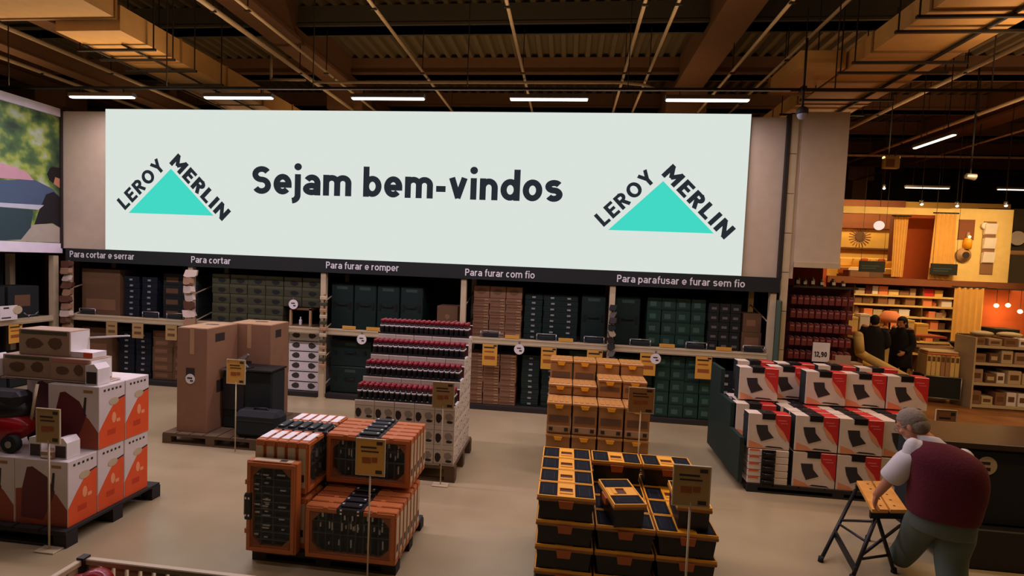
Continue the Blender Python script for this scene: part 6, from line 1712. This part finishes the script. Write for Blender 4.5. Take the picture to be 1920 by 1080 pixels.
# -- two shoppers in dark coats
def shopper(label, x, y, rz, h, long_hair, lean=0.0):
    s = h / 1.70
    R = Matrix.Rotation(rz, 3, 'Z')
    def W(px, py, pz): return V(x, y, 0) + R @ V(px, py, pz) * s
    hc_ = W(0, -0.03 - lean * 0.3, 1.565)
    hR_ = R @ Matrix.Rotation(math.radians(10), 3, 'X')
    J = {'hip': (W(0, 0, 0.92), (0.145, 0.11)), 'waist': (W(0, 0.0, 1.08), (0.13, 0.10)), 'chest': (W(0, -lean * 0.1, 1.26), (0.155, 0.11)), 'neckb': (W(0, 0.0 - lean * 0.2, 1.40), (0.08, 0.07)), 'neck': (W(0, -0.01 - lean * 0.25, 1.46), 0.052), 'skull': (W(0, -0.02 - lean * 0.3, 1.54), 0.05),
         'shl': (W(0.18, -lean * 0.15, 1.37), 0.062), 'ell': (W(0.24, 0.02, 1.10), 0.044), 'wrl': (W(0.20, -0.16, 0.95), 0.028),
         'shr': (W(-0.18, -lean * 0.15, 1.37), 0.062), 'elr': (W(-0.24, 0.02, 1.10), 0.044), 'wrr': (W(-0.17, -0.18, 1.02), 0.028),
         'thl': (W(0.09, 0, 0.82), 0.088), 'knl': (W(0.10, -0.02, 0.48), 0.062), 'anl': (W(0.10, 0.02, 0.09), 0.042), 'tol': (W(0.12, -0.13, 0.045), 0.036),
         'thr': (W(-0.09, 0, 0.82), 0.088), 'knr': (W(-0.10, -0.02, 0.48), 0.062), 'anr': (W(-0.10, 0.03, 0.09), 0.042), 'tor': (W(-0.12, -0.12, 0.045), 0.036)}
    hd = [(J['wrl'][0], R @ V(-0.1, -0.6, -0.3), R @ V(0.8, 0, 0.5), R @ V(-0.3, -0.2, 0.8), 0.5, s), (J['wrr'][0], R @ V(0.1, -0.6, -0.1), R @ V(-0.8, 0, 0.5), R @ V(0.3, -0.2, 0.8), 0.5, s)]
    z1 = 1.44 * s
    def mf(c):
        q = R.inverted() @ (c - V(x, y, 0)) / s
        if q.z < 0.09: return 2
        if q.z < 1.44 and not (q.y < -0.17 and 0.85 < q.z < 1.08): return 1
        return 0
    o = make_person(label, J, E_P, 'hip', hc_, hR_, hd, mf, [m_skin, m_coat, m_blackm], 0.012, s)
    sv = R @ V(1, 0, 0); fv = R @ V(0, 1, 0)
    finish('coat', loft([(W(0, 0.01, 0.60), sv, fv, 0.215 * s, 0.17 * s, 0.9), (W(0, 0.0, 0.80), sv, fv, 0.205 * s, 0.165 * s, 0.9), (W(0, 0, 1.05), sv, fv, 0.19 * s, 0.15 * s, 0.9), (W(0, -lean * 0.1, 1.25), sv, fv, 0.215 * s, 0.15 * s, 0.85),
                         (W(0, -lean * 0.15, 1.36), sv, fv, 0.205 * s, 0.125 * s, 0.9), (W(0, -lean * 0.2, 1.43), sv, fv, 0.11 * s, 0.09 * s, 1.0), (W(0, -lean * 0.22, 1.47), sv, fv, 0.075 * s, 0.075 * s, 1.0)], 22), m_coat, o, 0.012, 1)
    for a_, e_, w_ in (('shl', 'ell', 'wrl'), ('shr', 'elr', 'wrr')):
        A0 = J[a_][0]; E0 = J[e_][0]; W0 = J[w_][0]
        limb('sleeve', [(A0.lerp(W(0, -lean * 0.15, 1.36), 0.3), 0.085), (A0, 0.086), (A0.lerp(E0, 0.5), 0.074), (E0, 0.068), (E0.lerp(W0, 0.5), 0.06), (E0.lerp(W0, 0.9), 0.054)], m_coat, o, 0.004)
    hair_cap(hc_, hR_, s * 1.05, m_hairb, o, 0.12 if long_hair else 0.0, -0.02)
    return o


E_P = [('hip', 'waist'), ('waist', 'chest'), ('chest', 'neckb'), ('neckb', 'neck'), ('neck', 'skull'), ('chest', 'shl'), ('shl', 'ell'), ('ell', 'wrl'), ('chest', 'shr'), ('shr', 'elr'), ('elr', 'wrr'),
       ('hip', 'thl'), ('thl', 'knl'), ('knl', 'anl'), ('anl', 'tol'), ('hip', 'thr'), ('thr', 'knr'), ('knr', 'anr'), ('anr', 'tor')]
shopper('person in black coat with short dark hair, left one of two shoppers, back turned', 6.50, 11.35, math.radians(150), 1.72, False, 0.25)
shopper('person in long black coat with long dark hair, right one of two shoppers, seen sideways', 7.24, 11.65, math.radians(-70), 1.70, True)
